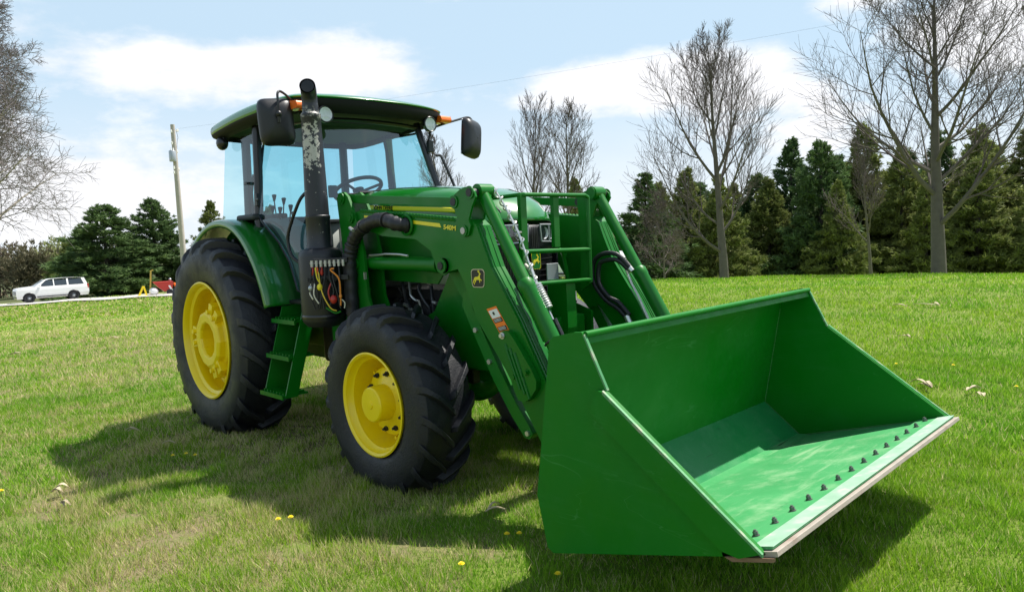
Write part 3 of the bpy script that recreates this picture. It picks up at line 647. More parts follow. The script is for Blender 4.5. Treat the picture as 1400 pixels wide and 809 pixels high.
# wires, pipes and small fittings in the open engine side
wires = [((1.95, -.30, 1.42), (2.02, -.34, 1.30), (2.05, -.33, 1.15), (2.0, -.3, .98)), ((2.05, -.31, 1.38), (2.12, -.35, 1.24), (2.2, -.34, 1.2), (2.22, -.3, 1.02)), ((2.2, -.31, 1.40), (2.22, -.35, 1.28), (2.32, -.34, 1.16), (2.3, -.3, .95)), ((1.9, -.3, 1.28), (2.05, -.34, 1.22), (2.15, -.34, 1.1)), ((2.3, -.3, 1.36), (2.36, -.34, 1.22), (2.38, -.34, 1.05))]
for i, wv in enumerate(wires):
    g = MB(); P = [Vector(q) for q in wv]; path = []
    for k in range(len(P)-1):
        for j in range(5): path.append(P[k].lerp(P[k+1], j/5)+Vector((0, 0, -.012*math.sin(PI*j/5))))
    path.append(P[-1]); g.tube(path, .009 if i % 2 else .013, 8); g.build('engine_wire', M_zinc if i in (1,) else M_black, T)
for (x, z) in ((2.32, 1.33), (2.02, 1.17), (2.08, 1.14), (2.36, 1.2)): MB().tube([(x, -.34, z), (x+.05, -.345, z-.01)], .013, 8).build('engine_fitting', M_zinc, T)

# --- bonnet
def hood_sec(x):
    ks = [(1.50, .40, 2.025), (1.9, .40, 2.022), (2.3, .39, 2.0), (2.6, .378, 1.965), (2.8, .362, 1.915), (2.93, .345, 1.85), (3.00, .33, 1.785), (3.035, .318, 1.722)]
    for i in range(len(ks)-1):
        if x <= ks[i+1][0]+1e-6:
            q = (x-ks[i][0])/(ks[i+1][0]-ks[i][0]); return [ks[i][j]+(ks[i+1][j]-ks[i][j])*q for j in (1, 2)]
    return ks[-1][1:]
def bow(x, y): return x-1.35*y*y*max(0, (x-2.3)/.735)**1.5
zb = lambda x: 1.70 if x > 2.62 else 1.30
hx = [1.50, 1.7, 1.9, 2.1, 2.3, 2.45, 2.6, 2.7, 2.8, 2.87, 2.93, 2.97, 3.0, 3.02, 3.035]
def hoodp(u, v):
    i = min(int(round(u*(len(hx)-1))), len(hx)-1); x = hx[i]; w, zt = hood_sec(x)
    q = v*PI; e = .42+.18*max(0, (x-2.6)/.435); zs = 1.70
    cy_ = -math.copysign(abs(math.cos(q))**e, math.cos(q))*w; z_ = zs+(zt-zs)*abs(math.sin(q))**(e+.08)
    return (bow(x, cy_), cy_, z_)
g = MB(); g.grid(hoodp, len(hx)-1, 28); hood = g.build('hood', M_hood, T, solid=.006)
# dark seam lines and raised centre panel edges on the bonnet top
for s in (-1, 1):
    g = MB(); pts = []
    for x in (1.55, 1.9, 2.3, 2.6, 2.8, 2.93, 3.0):
        w, zt = hood_sec(x); q = math.acos(max(-1, min(1, (.55)**(1/.45)))); e = .42+.18*max(0, (x-2.6)/.435)
        yy = w*.62; cq = (yy/w)**(1/e); sq = math.sqrt(1-cq*cq); pts.append((bow(x, yy), -yy, 1.70+(zt-1.70)*sq**(e+.08)+.002))
    g.tube(pts, .005, 6); g.build('hood_seam', M_black, hood, side=s)
# side panels under the bonnet edge
for s in (-1, 1):
    g = MB(); g.prism([(1.52, 1.70), (1.52, 1.36), (2.50, 1.33), (2.62, 1.45), (2.74, 1.70)], -.398, -.385); g.build('side_panel', M_green, T, side=s)
    g = MB(); g.prism([(2.56, 1.20), (2.68, 1.45), (2.80, 1.695), (2.92, 1.695), (2.92, 1.10), (2.62, 1.12)], -.35, -.335); g.build('side_grille', M_black, T, side=s)
    g = MB(); g.prism([(2.60, 1.46), (2.745, 1.70), (2.90, 1.70), (2.90, 1.60), (2.80, 1.58), (2.72, 1.46)], -.362, -.345); g.build('side_trim', M_green, T, side=s)
# grille and lights
g = MB()
def gr(u, v):
    y = -.325+.65*u; z = 1.02+.675*v; return (bow(3.025, y)-.03*(1-v), y, z)
g.grid(gr, 16, 10); g.build('grille', M_black, T, solid=.02)
gp = [o for o in T.children if o.name.startswith('grille')][0]
g = MB()
for i in range(40):
    y = -.305+.61*i/39
    if abs(y) < .035: g.beam((bow(3.03, y)+.008, y, 1.07), (bow(3.03, y)+.013, y, 1.68), .004, .006, (0, 1, 0))
    else: g.beam((bow(3.03, y)-.015, y, 1.07), (bow(3.03, y)+.0, y, 1.55), .004, .006, (0, 1, 0))
g.build('grille_bars', M_bpaint, gp)
g = MB()
for k in range(12): g.tube([(bow(3.03, y)+.002-.0, y, 1.1+k*.037) for y in np.linspace(-.3, .3, 9)], .0025, 4)
g.build('grille_wires', M_iron, gp)
for s in (-1, 1):
    def hl(u, v, d=0):
        y = -.055-.25*u; zt_, zb_ = 1.695, 1.585-.008*u; z = zb_+(zt_-zb_)*v; return (bow(3.035, y)+.004+d, y-(0.012*(1-v) if u < .1 else 0), z)
    h = bpy.data.objects.new('headlight', None); C.objects.link(h); h.parent = T
    g = MB(); g.grid(lambda u, v: hl(u, v, -.03), 6, 4); g.build('reflector', M_chrome, h, side=s)
    g = MB(); g.grid(lambda u, v: hl(u, v, .006), 6, 4); g.build('lens', M_lens, h, side=s)
    g = MB()
    for (a, b) in (((0, 0), (1, 0)), ((1, 0), (1, 1)), ((1, 1), (0, 1)), ((0, 1), (0, 0)), ((.52, 0), (.52, 1))):
        g.tube([hl(a[0]+(b[0]-a[0])*q/4, a[1]+(b[1]-a[1])*q/4, .004) for q in range(5)], .006, 6)
    g.build('bezel', M_greymetal, h, side=s)
    for u in (.26, .76):
        p_ = hl(u, .5, -.02); g = MB(); g.lathe([(.0001, -.004), (.018, -.002), (.036, .012), (.04, .016)], p_, 20, 'x'); g.build('lamp', M_chrome, h, side=s)

# --- leaping deer badge (outline, field, animal)
DEER = [(-.44, .02), (-.36, .10), (-.22, .13), (-.05, .14), (.10, .20), (.17, .32), (.15, .42), (.05, .44), (-.02, .56), (.01, .57), (.06, .50), (.08, .62), (.11, .62), (.12, .50), (.17, .58), (.20, .57), (.20, .45), (.30, .38), (.36, .33), (.34, .29), (.26, .29), (.25, .18), (.24, .06), (.30, -.02), (.42, -.06), (.44, -.14), (.40, -.15), (.28, -.10), (.20, -.07), (.26, -.18), (.22, -.28), (.17, -.27), (.18, -.18), (.10, -.07), (-.05, -.08), (-.18, -.08), (-.22, -.18), (-.34, -.28), (-.42, -.42), (-.48, -.40), (-.42, -.26), (-.34, -.16), (-.36, -.10), (-.46, -.18), (-.56, -.34), (-.61, -.31), (-.54, -.14), (-.44, -.03), (-.50, .02)]
def badge(origin, xd, yd, w, h, rim, field, beast, parent, tilt=0):
    x = Vector(xd).normalized(); y = Vector(yd); y = (y-x*y.dot(x)).normalized(); z = x.cross(y)
    m = Matrix((x, y, z)).transposed().to_4x4(); m.translation = Vector(origin)
    def plate(sc, th, z0):
        P = []
        for (cx_, cy_, a0) in ((.30, .30, 0), (-.30, .30, 90), (-.30, -.30, 180), (.30, -.30, 270)):
            for k in range(5):
                a = math.radians(a0+k*22.5); P.append(((cx_+.2*math.cos(a))*w*sc*(.92 if cy_ < 0 else 1), (cy_+.2*math.sin(a))*h*sc))
        n = len(P); g = MB(); vs = [m @ Vector((a, b, z0)) for a, b in P]+[m @ Vector((a, b, z0+th)) for a, b in P]
        return g.add(vs, [tuple(range(n))[::-1], tuple(range(n, 2*n))]+[(i, (i+1) % n, (i+1) % n+n, i+n) for i in range(n)])
    b = plate(1.0, .0015, 0).build('badge', rim, parent); 
    # the same thing one level down when its parent is already a part
    lv = b if parent.parent is None else parent
    plate(.92, .0012, .0012).build('badge_field', field, lv)
    g = MB(); k = min(w*.88, h*.82); P = [(a*k*.86+.02*k, b_*k*.95-.03*k) for a, b_ in DEER]; n = len(P)
    g.add([m @ Vector((a, b_, .0026)) for a, b_ in P]+[m @ Vector((a, b_, .0036)) for a, b_ in P], [tuple(range(n))[::-1], tuple(range(n, 2*n))]+[(i, (i+1) % n, (i+1) % n+n, i+n) for i in range(n)])
    g.build('leaping_deer', beast, lv, fixn=True)
badge((3.045, 0, 1.462), (0, 1, 0), (-.05, 0, 1), .085, .115, M_ydecal, M_green, M_ydecal, gp)

# stripe and maker's lettering on the bonnet side
def sidepoly(poly, y, th, name, mat, parent): return MB().prism(poly, y, y-th).build(name, mat, parent)
def on_hood(x, z):                      # surface y of the bonnet flank at (x, z)
    w, zt = hood_sec(x); e = .42+.18*max(0, (x-2.6)/.435); q = min(1, max(0, (z-1.70)/(zt-1.70)))**(1/(e+.08)); c_ = math.sqrt(max(0, 1-q*q))
    return -(c_**e)*w
def stripe(u, v):
    x = 1.685+(2.76-1.685)*u; zt_ = 1.905-.082*u; zl = 1.872-.082*u; z = zl+(zt_-zl)*v; y = on_hood(x, z)-.005
    return (x+(.03*(1-v)), y, z)
g = MB(); g.grid(stripe, 24, 3); g.build('yellow_stripe', M_ydecal, hood, solid=.001)
put_text('lettering', 'JOHN DEERE', .043, (1.79, on_hood(1.9, 1.885)-.009, 1.868), (1, 0, -.078), (0, 0, 1), M_bdecal, hood, bold=.0012, width=.98)

# --- loader
YB = -.555                                # boom centre plane; outer face at -.612
def build_loader_side(s):
    d = s
    g = MB(); g.prism([(1.675, 1.955), (1.705, 1.99), (1.775, 1.995), (1.825, 1.96), (1.935, 1.76), (1.99, 1.55), (2.01, 1.25), (2.15, .98), (2.15, .80), (1.70, .80), (1.75, 1.2), (1.71, 1.66)], -.635, -.615)
    g.prism([(1.675, 1.955), (1.705, 1.99), (1.775, 1.995), (1.825, 1.96), (1.935, 1.76), (1.99, 1.55), (2.01, 1.25), (2.15, .98), (2.15, .80), (1.70, .80), (1.75, 1.2), (1.71, 1.66)], -.500, -.480)
    g.box((1.80, -.56, 1.05), (.10, .12, .5)); g.box((1.86, -.42, .86), (.34, .26, .12))
    mast = g.build('mast', M_green, T, bevel=.006, side=d)
    for (x, z) in ((1.855, 1.808), (1.75, 1.95), (1.88, 1.485)):
        g = MB(); g.tube([(x, -.655, z), (x, -.46, z)], .026, 18); g.tube([(x, -.648, z), (x, -.637, z)], .042, 18); g.build('pivot_pin', M_green if x != 1.85 else M_steel, mast, side=d)
    # frame side plate that carries the mast forward along the chassis
    g = MB(); g.prism([(1.95, .80), (3.05, .78), (3.20, .88), (3.20, 1.10), (3.02, 1.16), (2.80, 1.40), (2.62, 1.42), (2.42, 1.14), (2.15, 1.02), (1.95, 1.02)], -.375, -.355); g.build('frame_plate', M_green, T, bevel=.004, side=d)
    # boom: main beam, knee and front leg
    boom = [(1.80, 1.835), (1.93, 1.852), (2.35, 1.815), (3.005, 1.745), (3.115, 1.735), (3.165, 1.70), (3.273, 1.455), (3.476, 1.164), (3.660, .850), (3.86, .52), (3.98, .39), (3.96, .33), (3.87, .33), (3.62, .49), (3.48, .70), (3.36, .87), (3.13, 1.15), (3.03, 1.37), (2.93, 1.515), (2.80, 1.60), (2.70, 1.625), (2.20, 1.668), (1.85, 1.755), (1.74, 1.77), (1.72, 1.82)]
    g = MB(); g.prism(boom, -.612, -.500); b = g.build('loader_boom', M_green, T, bevel=.010, side=d)
    # fold seam along the top of the front leg, two rolled ridges
    for off in (.0,):
        for yy in (-.592, -.572, -.532):
            g = MB(); g.tube([(3.168, yy, 1.69), (3.275, yy, 1.453), (3.478, yy, 1.162), (3.662, yy, .848), (3.86, yy, .520)], .0045, 6); g.build('boom_weld', M_green, b, side=d)
    g = MB(); g.tube([(x, -.606-.004*math.sin(x*190), 1.852-.1075*(x-1.93)+.004*math.sin(x*190)) for x in np.linspace(1.95, 2.98, 190)], .013, 6); g.build('top_weld_bead', M_green, b, side=d)
    # knee gusset under the boom holding the lift cylinder
    g = MB(); g.prism([(2.58, 1.632), (2.93, 1.60), (3.06, 1.30), (3.14, 1.12), (3.05, 1.10), (2.86, 1.30), (2.76, 1.44), (2.70, 1.55)], -.520, -.505); g.prism([(2.56, 1.64), (2.93, 1.60), (3.0, 1.45), (2.89, 1.43), (2.84, 1.405), (2.78, 1.43), (2.72, 1.56)], -.610, -.596); kg = g.build('knee_gusset', M_green, T, bevel=.003, side=d)
    g = MB(); g.tube([(2.845, -.635, 1.466), (2.845, -.47, 1.466)], .026, 18); g.tube([(2.845, -.637, 1.466), (2.845, -.627, 1.466)], .045, 20); g.build('cylinder_pin', M_green, kg, side=d)
    g = MB(); g.tube([(2.845, -.645, 1.466), (2.845, -.636, 1.466)], .024, 18); g.build('pin_cap', M_iron, kg, side=d)
    # lift cylinder
    g = MB(); g.tube([(1.90, -.56, 1.485), (2.74, -.56, 1.468)], .046, 20); g.tube([(2.70, -.56, 1.469), (2.745, -.56, 1.468)], .052, 20); lc = g.build('lift_cylinder', M_green, T, side=d)
    g = MB(); g.tube([(2.745, -.56, 1.468), (2.81, -.56, 1.467)], .026, 16); g.build('cylinder_rod', M_steel, lc, side=d)
    for (x, z, r) in ((1.88, 1.485, .052), (2.845, 1.466, .048)): MB().tube([(x, -.61, z), (x, -.51, z)], r, 18).build('cylinder_eye', M_green, lc, side=d)
    g = MB(); g.tube([(1.98, -.585, 1.535), (2.2, -.59, 1.545), (2.36, -.592, 1.54), (2.45, -.59, 1.53)], .008, 8); g.build('steel_line', M_zinc, lc, side=d)
    # self levelling link and bell crank
    g = MB(); g.beam((1.76, -.575, 1.948), (2.99, -.575, 1.842), .030, .058); lk = g.build('level_link', M_green, T, bevel=.004, side=d)
    for yy in (-.628, -.515):
        g = MB(); g.prism([(2.955, 1.86), (2.98, 1.878), (3.05, 1.912), (3.10, 1.925), (3.15, 1.918), (3.178, 1.895), (3.19, 1.862), (3.15, 1.805), (3.118, 1.732), (3.135, 1.70), (3.11, 1.644), (3.07, 1.634), (3.025, 1.668), (3.018, 1.737), (2.995, 1.80), (2.96, 1.82)], yy, yy+.014); bk = g.build('bell_crank', M_green, T, bevel=.003, side=d)
    for (x, z, r) in ((2.995, 1.845, .024), (3.142, 1.890, .024), (3.072, 1.672, .020)):
        g = MB(); g.tube([(x, -.640, z), (x, -.49, z)], r, 18); g.build('crank_pin', M_iron if r > .021 else M_steel, bk, side=d)
        g = MB(); g.tube([(x, -.636, z), (x, -.629, z)], r+.014, 20); g.build('pin_collar', M_green, bk, side=d)
    # bucket cylinder, slim cover above and barrel below
    p0 = Vector((3.142, -.535, 1.895)); p1 = Vector((3.93, -.535, .62)); dd = (p1-p0)
    g = MB(); g.tube([p0+Vector((0, -.03, .035)), p0+Vector((0, -.03, -.01))], .001, 4); g.tube([p0, p0+dd*.42], .036, 20); g.tube([p0+Vector((0, -.04, 0)), p0+Vector((0, .065, 0))], .046, 20); bc = g.build('bucket_cylinder', M_green, T, side=d)
    g = MB(); g.tube([p0+dd*.405, p0+dd*.415, p0+dd*.445, p0+dd*.45, p0+dd*.93, p0+dd*.94], [.040, .049, .049, .046, .046, .03], 24); g.build('cylinder_barrel', M_green, bc, side=d)
    MB().tube([p0+Vector((0, .075, 0)), p0+Vector((0, .062, 0))], .04, 20).build('cylinder_eye', M_green, bc, side=d); MB().tube([p0+dd*.98+Vector((0, -.05, 0)), p0+dd*.98+Vector((0, .05, 0))], .04, 18).build('cylinder_eye', M_green, bc, side=d)
    g = MB(); q = p0+dd*.665; ax = dd.normalized(); n1_ = ax.cross(Vector((0, 1, 0))); g.tube([q+(n1_*math.cos(a)+Vector((0, 1, 0))*math.sin(a))*.049 for a in np.linspace(0, 2*PI, 20, endpoint=False)], .006, 6, closed=True); g.build('hose_clamp', M_iron, bc, side=d)
    # parking stand strapped under the front leg
    g = MB(); st = [(2.985, 1.30), (3.03, 1.31), (3.07, 1.20), (3.27, .87), (3.40, .68), (3.50, .56), (3.525, .52), (3.50, .485), (3.46, .49), (3.36, .60), (3.22, .79), (3.02, 1.13), (2.97, 1.22)]
    g.prism(st, -.585, -.525); ps = g.build('parking_stand', M_green, T, bevel=.006, side=d)
    for (x, z) in ((3.492, .52), (3.09, 1.08), (3.20, .90)): g = MB(); g.tube([(x, -.60, z), (x, -.583, z)], .016, 6); g.build('stand_bolt', M_zinc, ps, side=d)
    # ribbed cover plate low on the outer face
    cv_ = [(3.35, 1.07), (3.37, 1.095), (3.40, 1.105), (3.44, 1.095), (3.475, 1.06), (3.60, .905), (3.635, .845), (3.63, .80), (3.58, .74), (3.535, .715), (3.49, .72), (3.465, .76), (3.38, .97)]
    g = MB(); g.prism(cv_, -.650, -.613); cp = g.build('cover_plate', M_green, T, bevel=.012, side=d)
    for k in range(3):
        a = Vector((3.405+.035*k, -.651, 1.03-.022*k)); b_ = a+Vector((.105, 0, -.245)); g = MB(); g.tube([a, a.lerp(b_, .5), b_], .009, 8); g.build('pressed_rib', M_green, cp, side=d)
    for (x, z) in ((3.385, 1.075), (3.565, .885), (3.47, .85)): g = MB(); g.tube([(x, -.668, z), (x, -.648, z)], .013, 6); g.tube([(x, -.655, z), (x, -.648, z)], .02, 14); g.build('cover_bolt', M_zinc if z > 1 else M_green, cp, side=d)
    return b, kg
nb, _ = build_loader_side(-1); build_loader_side(1)
badge((3.160, -.6135, 1.392), (1, 0, 0), (0, 0, 1), .118, .108, material('tan_decal', (.62, .56, .36), .4), M_bdecal, M_ydecal, nb)
MB().prism([(2.475, 1.766), (2.827, 1.7255), (2.842, 1.700), (2.478, 1.744)], -.6135, -.6125).build('boom_stripe', M_ydecal, nb)
MB().prism([(1.99, 1.818), (2.475, 1.766), (2.478, 1.744), (1.99, 1.80)], -.6135, -.6125).build('boom_stripe', M_ydecal, nb)
put_text('loader_lettering', '540M', .039, (2.862, -.6135, 1.690), (1, 0, -.12), (0, 0, 1), M_ydecal, nb, bold=.0012, width=1.36)
# warning decal on the near boom, tilted along it
wl = MB(); dn = Vector((.125, 0, -.115)).normalized(); ac = Vector((.115, 0, .125)).normalized()
def wq(a, b, c_, d_, th): o_ = Vector((3.222, -.6128-th, 1.214)); return [o_+dn*a+ac*c_, o_+dn*b+ac*c_, o_+dn*b+ac*d_, o_+dn*a+ac*d_]
dn = Vector((.095, 0, -.125)).normalized(); ac = Vector((.085, 0, .022)).normalized()
def wdecal(name, a, b, c_, d_, mat, th):
    P = wq(a, b, c_, d_, th); Q = [q+Vector((0, .0004, 0)) for q in P]; MB().add(P+Q, [(0, 1, 2, 3), (7, 6, 5, 4), (0, 4, 5, 1), (1, 5, 6, 2), (2, 6, 7, 3), (3, 7, 4, 0)]).build(name, mat, nb, fixn=True)
wdecal('warning_label', 0, .165, 0, .085, M_orange, .0010)
wdecal('label_panel', .016, .070, .006, .079, M_whitedecal, .0020)
wdecal('label_panel', .074, .102, .006, .079, M_bdecal, .0020)
wdecal('label_panel', .130, .158, .006, .079, M_bdecal, .0020)
for k in range(3): wdecal('label_text_line', .079+.007*k, .0815+.007*k, .012, .07, M_whitedecal, .0028); wdecal('label_text_line', .135+.007*k, .1375+.007*k, .012, .07, M_whitedecal, .0028)
wdecal('label_symbol', .030, .050, .030, .045, M_bdecal, .0028)
# cross tube between the booms
g = MB(); g.tube([(3.42, -.50, .94), (3.42, .50, .94)], .06, 24); g.build('cross_tube', M_green, T)

# --- brush guard in front of the grille
g = MB(); GX = 3.25
def bar(p, q, w=.05, t_=.012): g.beam(p, q, w, t_, (1, 0, 0))
gpost = []
g = MB(); g.tube([(GX-.35, -.31, 1.868), (GX-.03, -.31, 1.872), (GX, -.295, 1.872), (GX, .27, 1.872), (GX, .30, 1.86), (GX, .30, 1.84), (GX, .30, 1.30)], .013, 10); bgd = g.build('brush_guard', M_green, T)
for y in (-.295, -.005):
    g = MB(); g.box((GX-.02, y, 1.71 if y > -.1 else 1.50), (.030, .052, .33 if y > -.1 else .75)); g.build('guard_post', M_green, bgd, bevel=.003)
for z in (1.525, 1.325): g = MB(); g.tube([(GX, -.29, z+.005), (GX, .30, z-.008)], .014, 10); g.build('guard_bar', M_green, bgd)
g = MB(); g.prism([(GX-.09, 1.87), (GX-.01, 1.87), (GX-.01, 1.29), (GX-.09, 1.24), (GX-.07, 1.5)], .297, .309); g.build('guard_side_plate', M_green, bgd, bevel=.003)
g = MB(); g.prism([(3.08, 1.33), (3.235, 1.33), (3.24, 1.02), (3.22, .9), (3.05, .9), (3.05, 1.1)], .07, .16); g.build('guard_mount', M_green, bgd, bevel=.004)
MB().prism([(3.12, 1.14), (3.235, 1.14), (3.24, .9), (3.05, .9)], -.33, -.25).build('guard_mount', M_green, bgd, bevel=.004)
MB().tube(smooth_path([(3.20, .05, 1.52), (3.16, .12, 1.52), (3.13, .18, 1.46), (3.10, .24, 1.33)], 5), .014, 8).build('guard_brace', M_green, bgd)
# grey plate showing beside the grille
MB().box((3.06, .135, 1.335), (.012, .11, .20)).build('grey_plate', M_greymetal, T, bevel=.003)

# level indicator rod with its coil spring and a twisted cable beside the near cylinder
def helix(p, q, r, turns, n, r1=None):
    p, q = Vector(p), Vector(q); d = (q-p); u = d.orthogonal().normalized(); v = d.cross(u).normalized(); r1 = r if r1 is None else r1
    return [p+d*i/n+(u*math.cos(2*PI*turns*i/n)+v*math.sin(2*PI*turns*i/n))*(r+(r1-r)*i/n) for i in range(n+1)]
a = Vector((3.165, -.47, 1.925)); b_ = Vector((3.49, -.47, 1.35)); c_ = Vector((3.575, -.47, 1.215)); d_ = Vector((3.78, -.47, .87))
g = MB(); g.tube([a, Vector((3.27, -.47, 1.80)), Vector((3.37, -.47, 1.64)), b_, c_, d_], .0065, 8); rod = g.build('indicator_rod', M_zinc, T)
hx_ = []
for p_, q_, tn in ((a, Vector((3.27, -.47, 1.80)), 2.5), (Vector((3.27, -.47, 1.80)), Vector((3.37, -.47, 1.64)), 2.5), (Vector((3.37, -.47, 1.64)), b_, 4)):
    hx_ += helix(p_, q_, .017, tn, 36)
MB().tube(hx_, .0055, 6).build('twisted_wire', M_zinc, rod)
MB().tube(helix(b_, c_, .026, 11, 170), .0068, 6).build('coil_spring', M_zinc, rod)
MB().tube([(3.50, -.56, 1.27), (3.56, -.52, 1.25), (3.585, -.46, 1.20)], .007, 8).build('rod_guide', M_green, rod)
MB().tube(smooth_path([(3.38, -.44, 1.46), (3.43, -.44, 1.42), (3.465, -.45, 1.37), (3.475, -.46, 1.33)]), .011, 8).build('bleed_pipe', material('pale_pipe', (.6, .58, .5), .5), rod)

# hydraulic hoses on the far boom
for k, off in enumerate((0, .045)):
    P = [(3.44-off*.2, .47, 1.39-off*.3), (3.375-off*.1, .43, 1.475-off*.8), (3.27, .41, 1.48-off*1.1), (3.19+off, .41, 1.42-off*.6), (3.185+off, .41, 1.29), (3.27+off*.6, .42, 1.175+off*.5), (3.375, .43, 1.11+off), (3.46, .43, 1.03+off)]
    MB().tube(smooth_path(P), .0155, 12).build('hydraulic_hose', M_hose, T)
MB().tube([(3.37, .46, 1.45), (3.41, .478, 1.41), (3.45, .49, 1.36)], .022, 12).build('hose_fitting', M_zinc, T)
MB().tube([(3.42, .50, 1.37), (3.50, .515, 1.36)], .014, 10).build('hose_fitting', M_zinc, T)
MB().tube([(3.44, .425, 1.07), (3.48, .43, .99)], .02, 10).build('hose_fitting', M_zinc, T)
MB().tube(smooth_path([(3.41, .475, 1.38), (3.44, .485, 1.29), (3.50, .49, 1.18), (3.62, .49, .94)]), .0085, 8).build('steel_line', M_zinc, T)
MB().tube(smooth_path([(3.42, -.44, 1.45), (3.46, -.45, 1.38), (3.50, -.45, 1.30), (3.55, -.47, 1.22)]), .012, 8).build('steel_line', M_zinc, T)
MB().tube(smooth_path([(3.62, -.47, 1.16), (3.70, -.46, 1.0), (3.76, -.47, .86), (3.80, -.47, .7)]), .014, 8).build('hydraulic_hose', M_hose, T)
MB().tube(smooth_path([(3.55, -.49, 1.18), (3.65, -.485, 1.0), (3.72, -.49, .84), (3.78, -.49, .7)]), .008, 8).build('steel_line', M_zinc, T)

# --- bucket
HW = 1.101
side = [(4.168, 1.166), (4.19, 1.185), (4.31, 1.213), (4.354, 1.216), (4.478, .978), (5.150, .496), (5.135, .484), (5.005, .444), (4.140, .198), (4.105, .215), (4.052, .447), (4.114, .828)]
g = MB()
def sheet(pts, y0, y1, th, name, mat, parent, bevel=.002):
    """plate bent along pts in (x, z), with real thickness to the left of the run"""
    n = len(pts); L = []
    for i in range(n):
        a = Vector(pts[max(i-1, 0)]); b = Vector(pts[min(i+1, n-1)]); d = (b-a).normalized(); L.append((pts[i][0]-d.y*th, pts[i][1]+d.x*th))
    return MB().prism(pts+L[::-1], y0, y1).build(name, mat, parent, bevel=bevel, fixn=True)
bk_pts = [(4.372, 1.165), (4.354, 1.212), (4.30, 1.207), (4.185, 1.172), (4.172, 1.10), (4.052, .446)]
bucket = sheet(bk_pts, -HW+.012, HW-.012, .010, 'bucket', M_bucket, T)
MB().tube([(4.364, -HW+.012, 1.206), (4.364, HW-.012, 1.206)], .013, 12).build('rolled_lip', M_bucket, bucket)
cyl_ = [(4.052, .446), (4.075, .40), (4.20, .285), (4.30, .248)]
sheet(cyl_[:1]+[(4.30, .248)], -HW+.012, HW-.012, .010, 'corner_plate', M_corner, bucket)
sheet([(4.30, .248), (5.04, .462)], -HW+.012, HW-.012, .012, 'floor_plate', M_floor, bucket)
sheet([(4.24, .262), (4.36, .270)], -HW+.014, HW-.014, .006, 'wear_strip', M_floor, bucket)
M_edge = material('worn_cutting_edge', (.38, .33, .28), .6, .15, var=.3, vscale=9, bump=.2, bscale=60, dirt=(.25, .16, .12), dscale=8, damount=.6)
sheet([(4.99, .463), (5.170, .5146)], -HW+.014, HW-.014, .008, 'lip_plate', M_floor, bucket)
sheet([(4.985, .4385), (5.195, .4995)], -HW, HW, .0185, 'cutting_edge', M_edge, bucket)
sheet([(5.090, .5006), (5.1705, .5238)], -HW+.014, HW-.014, .002, 'worn_edge_strip', material('scraped_lip_paint', (.30, .48, .34), .5, .2, var=.2, vscale=14, dirt=(.5, .46, .42), dscale=10, damount=.8), bucket)
for s in (-1, 1):
    MB().prism(side, -HW, -HW+.011).build('side_plate', M_bucket, bucket, bevel=.002, side=s)
    # stiffener bar welded on the outside, along the slanted edge
    MB().prism([(4.440, .985), (4.480, .982), (5.145, .502), (5.06, .462), (4.99, .470), (4.40, .890)], -HW-.026, -HW).build('side_stiffener', M_bucket, bucket, bevel=.002, side=s)
    MB().prism([(4.474, .988), (5.150, .504), (5.150, .492), (4.474, .972)], -HW-.028, -HW-.016).build('edge_strip', material('scraped_edge', (.07, .26, .10), .45, .1, var=.3, vscale=12, dirt=(.42, .36, .30), dscale=12, damount=.8) if s < 0 else bpy.data.materials['scraped_edge'], bucket, side=s)
    MB().prism([(4.36, 1.202), (4.473, .980), (4.480, .985), (4.366, 1.208)], -HW-.001, -HW+.013).build('edge_strip', bpy.data.materials['scraped_edge'] if 'scraped_edge' in bpy.data.materials else M_bucket, bucket, side=s)
    for (yy) in (.50, .62):
        MB().prism([(3.90, .30), (3.96, .34), (4.040, .46), (4.130, .98), (3.97, .80), (3.86, .64), (3.88, .45)], -yy-.009, -yy+.009).build('mounting_bracket', M_bucket, bucket, side=s)
MB().prism([(5.03, .437), (5.185, .482), (5.185, .496), (5.0, .446)], -HW-.014, -HW-.001).build('worn_corner', material('rusty_corner', (.22, .13, .08), .8, var=.4, vscale=20), bucket)
M_bolt = material('weathered_bolt_steel', (.16, .16, .15), .45, .5, var=.3, vscale=40)
M_weld = material('dusty_weld', (.05, .19, .05), .8, var=.5, vscale=30)
for s in (-1, 1):
    MB().tube([(4.178, -HW+.014, 1.08), (4.064, -HW+.014, .452), (4.30, -HW+.014, .264), (5.0, -HW+.014, .466)], .003, 6).build('weld_bead', M_weld, bucket, side=s)
for i in range(14):
    y = -.965+i*(1.985/13); b = MB(); nx, nz = -.28, .96
    p = Vector((5.045, y, .488)); u = Vector((-.28, 0, .96)); b.tube([p-u*.01, p+u*.003], .014, 12); b.tube([p, p+u*.016], .0105, 6); b.tube([p+u*.014, p+u*.022], .006, 8)
    b.build('edge_bolt', M_bolt, bucket)

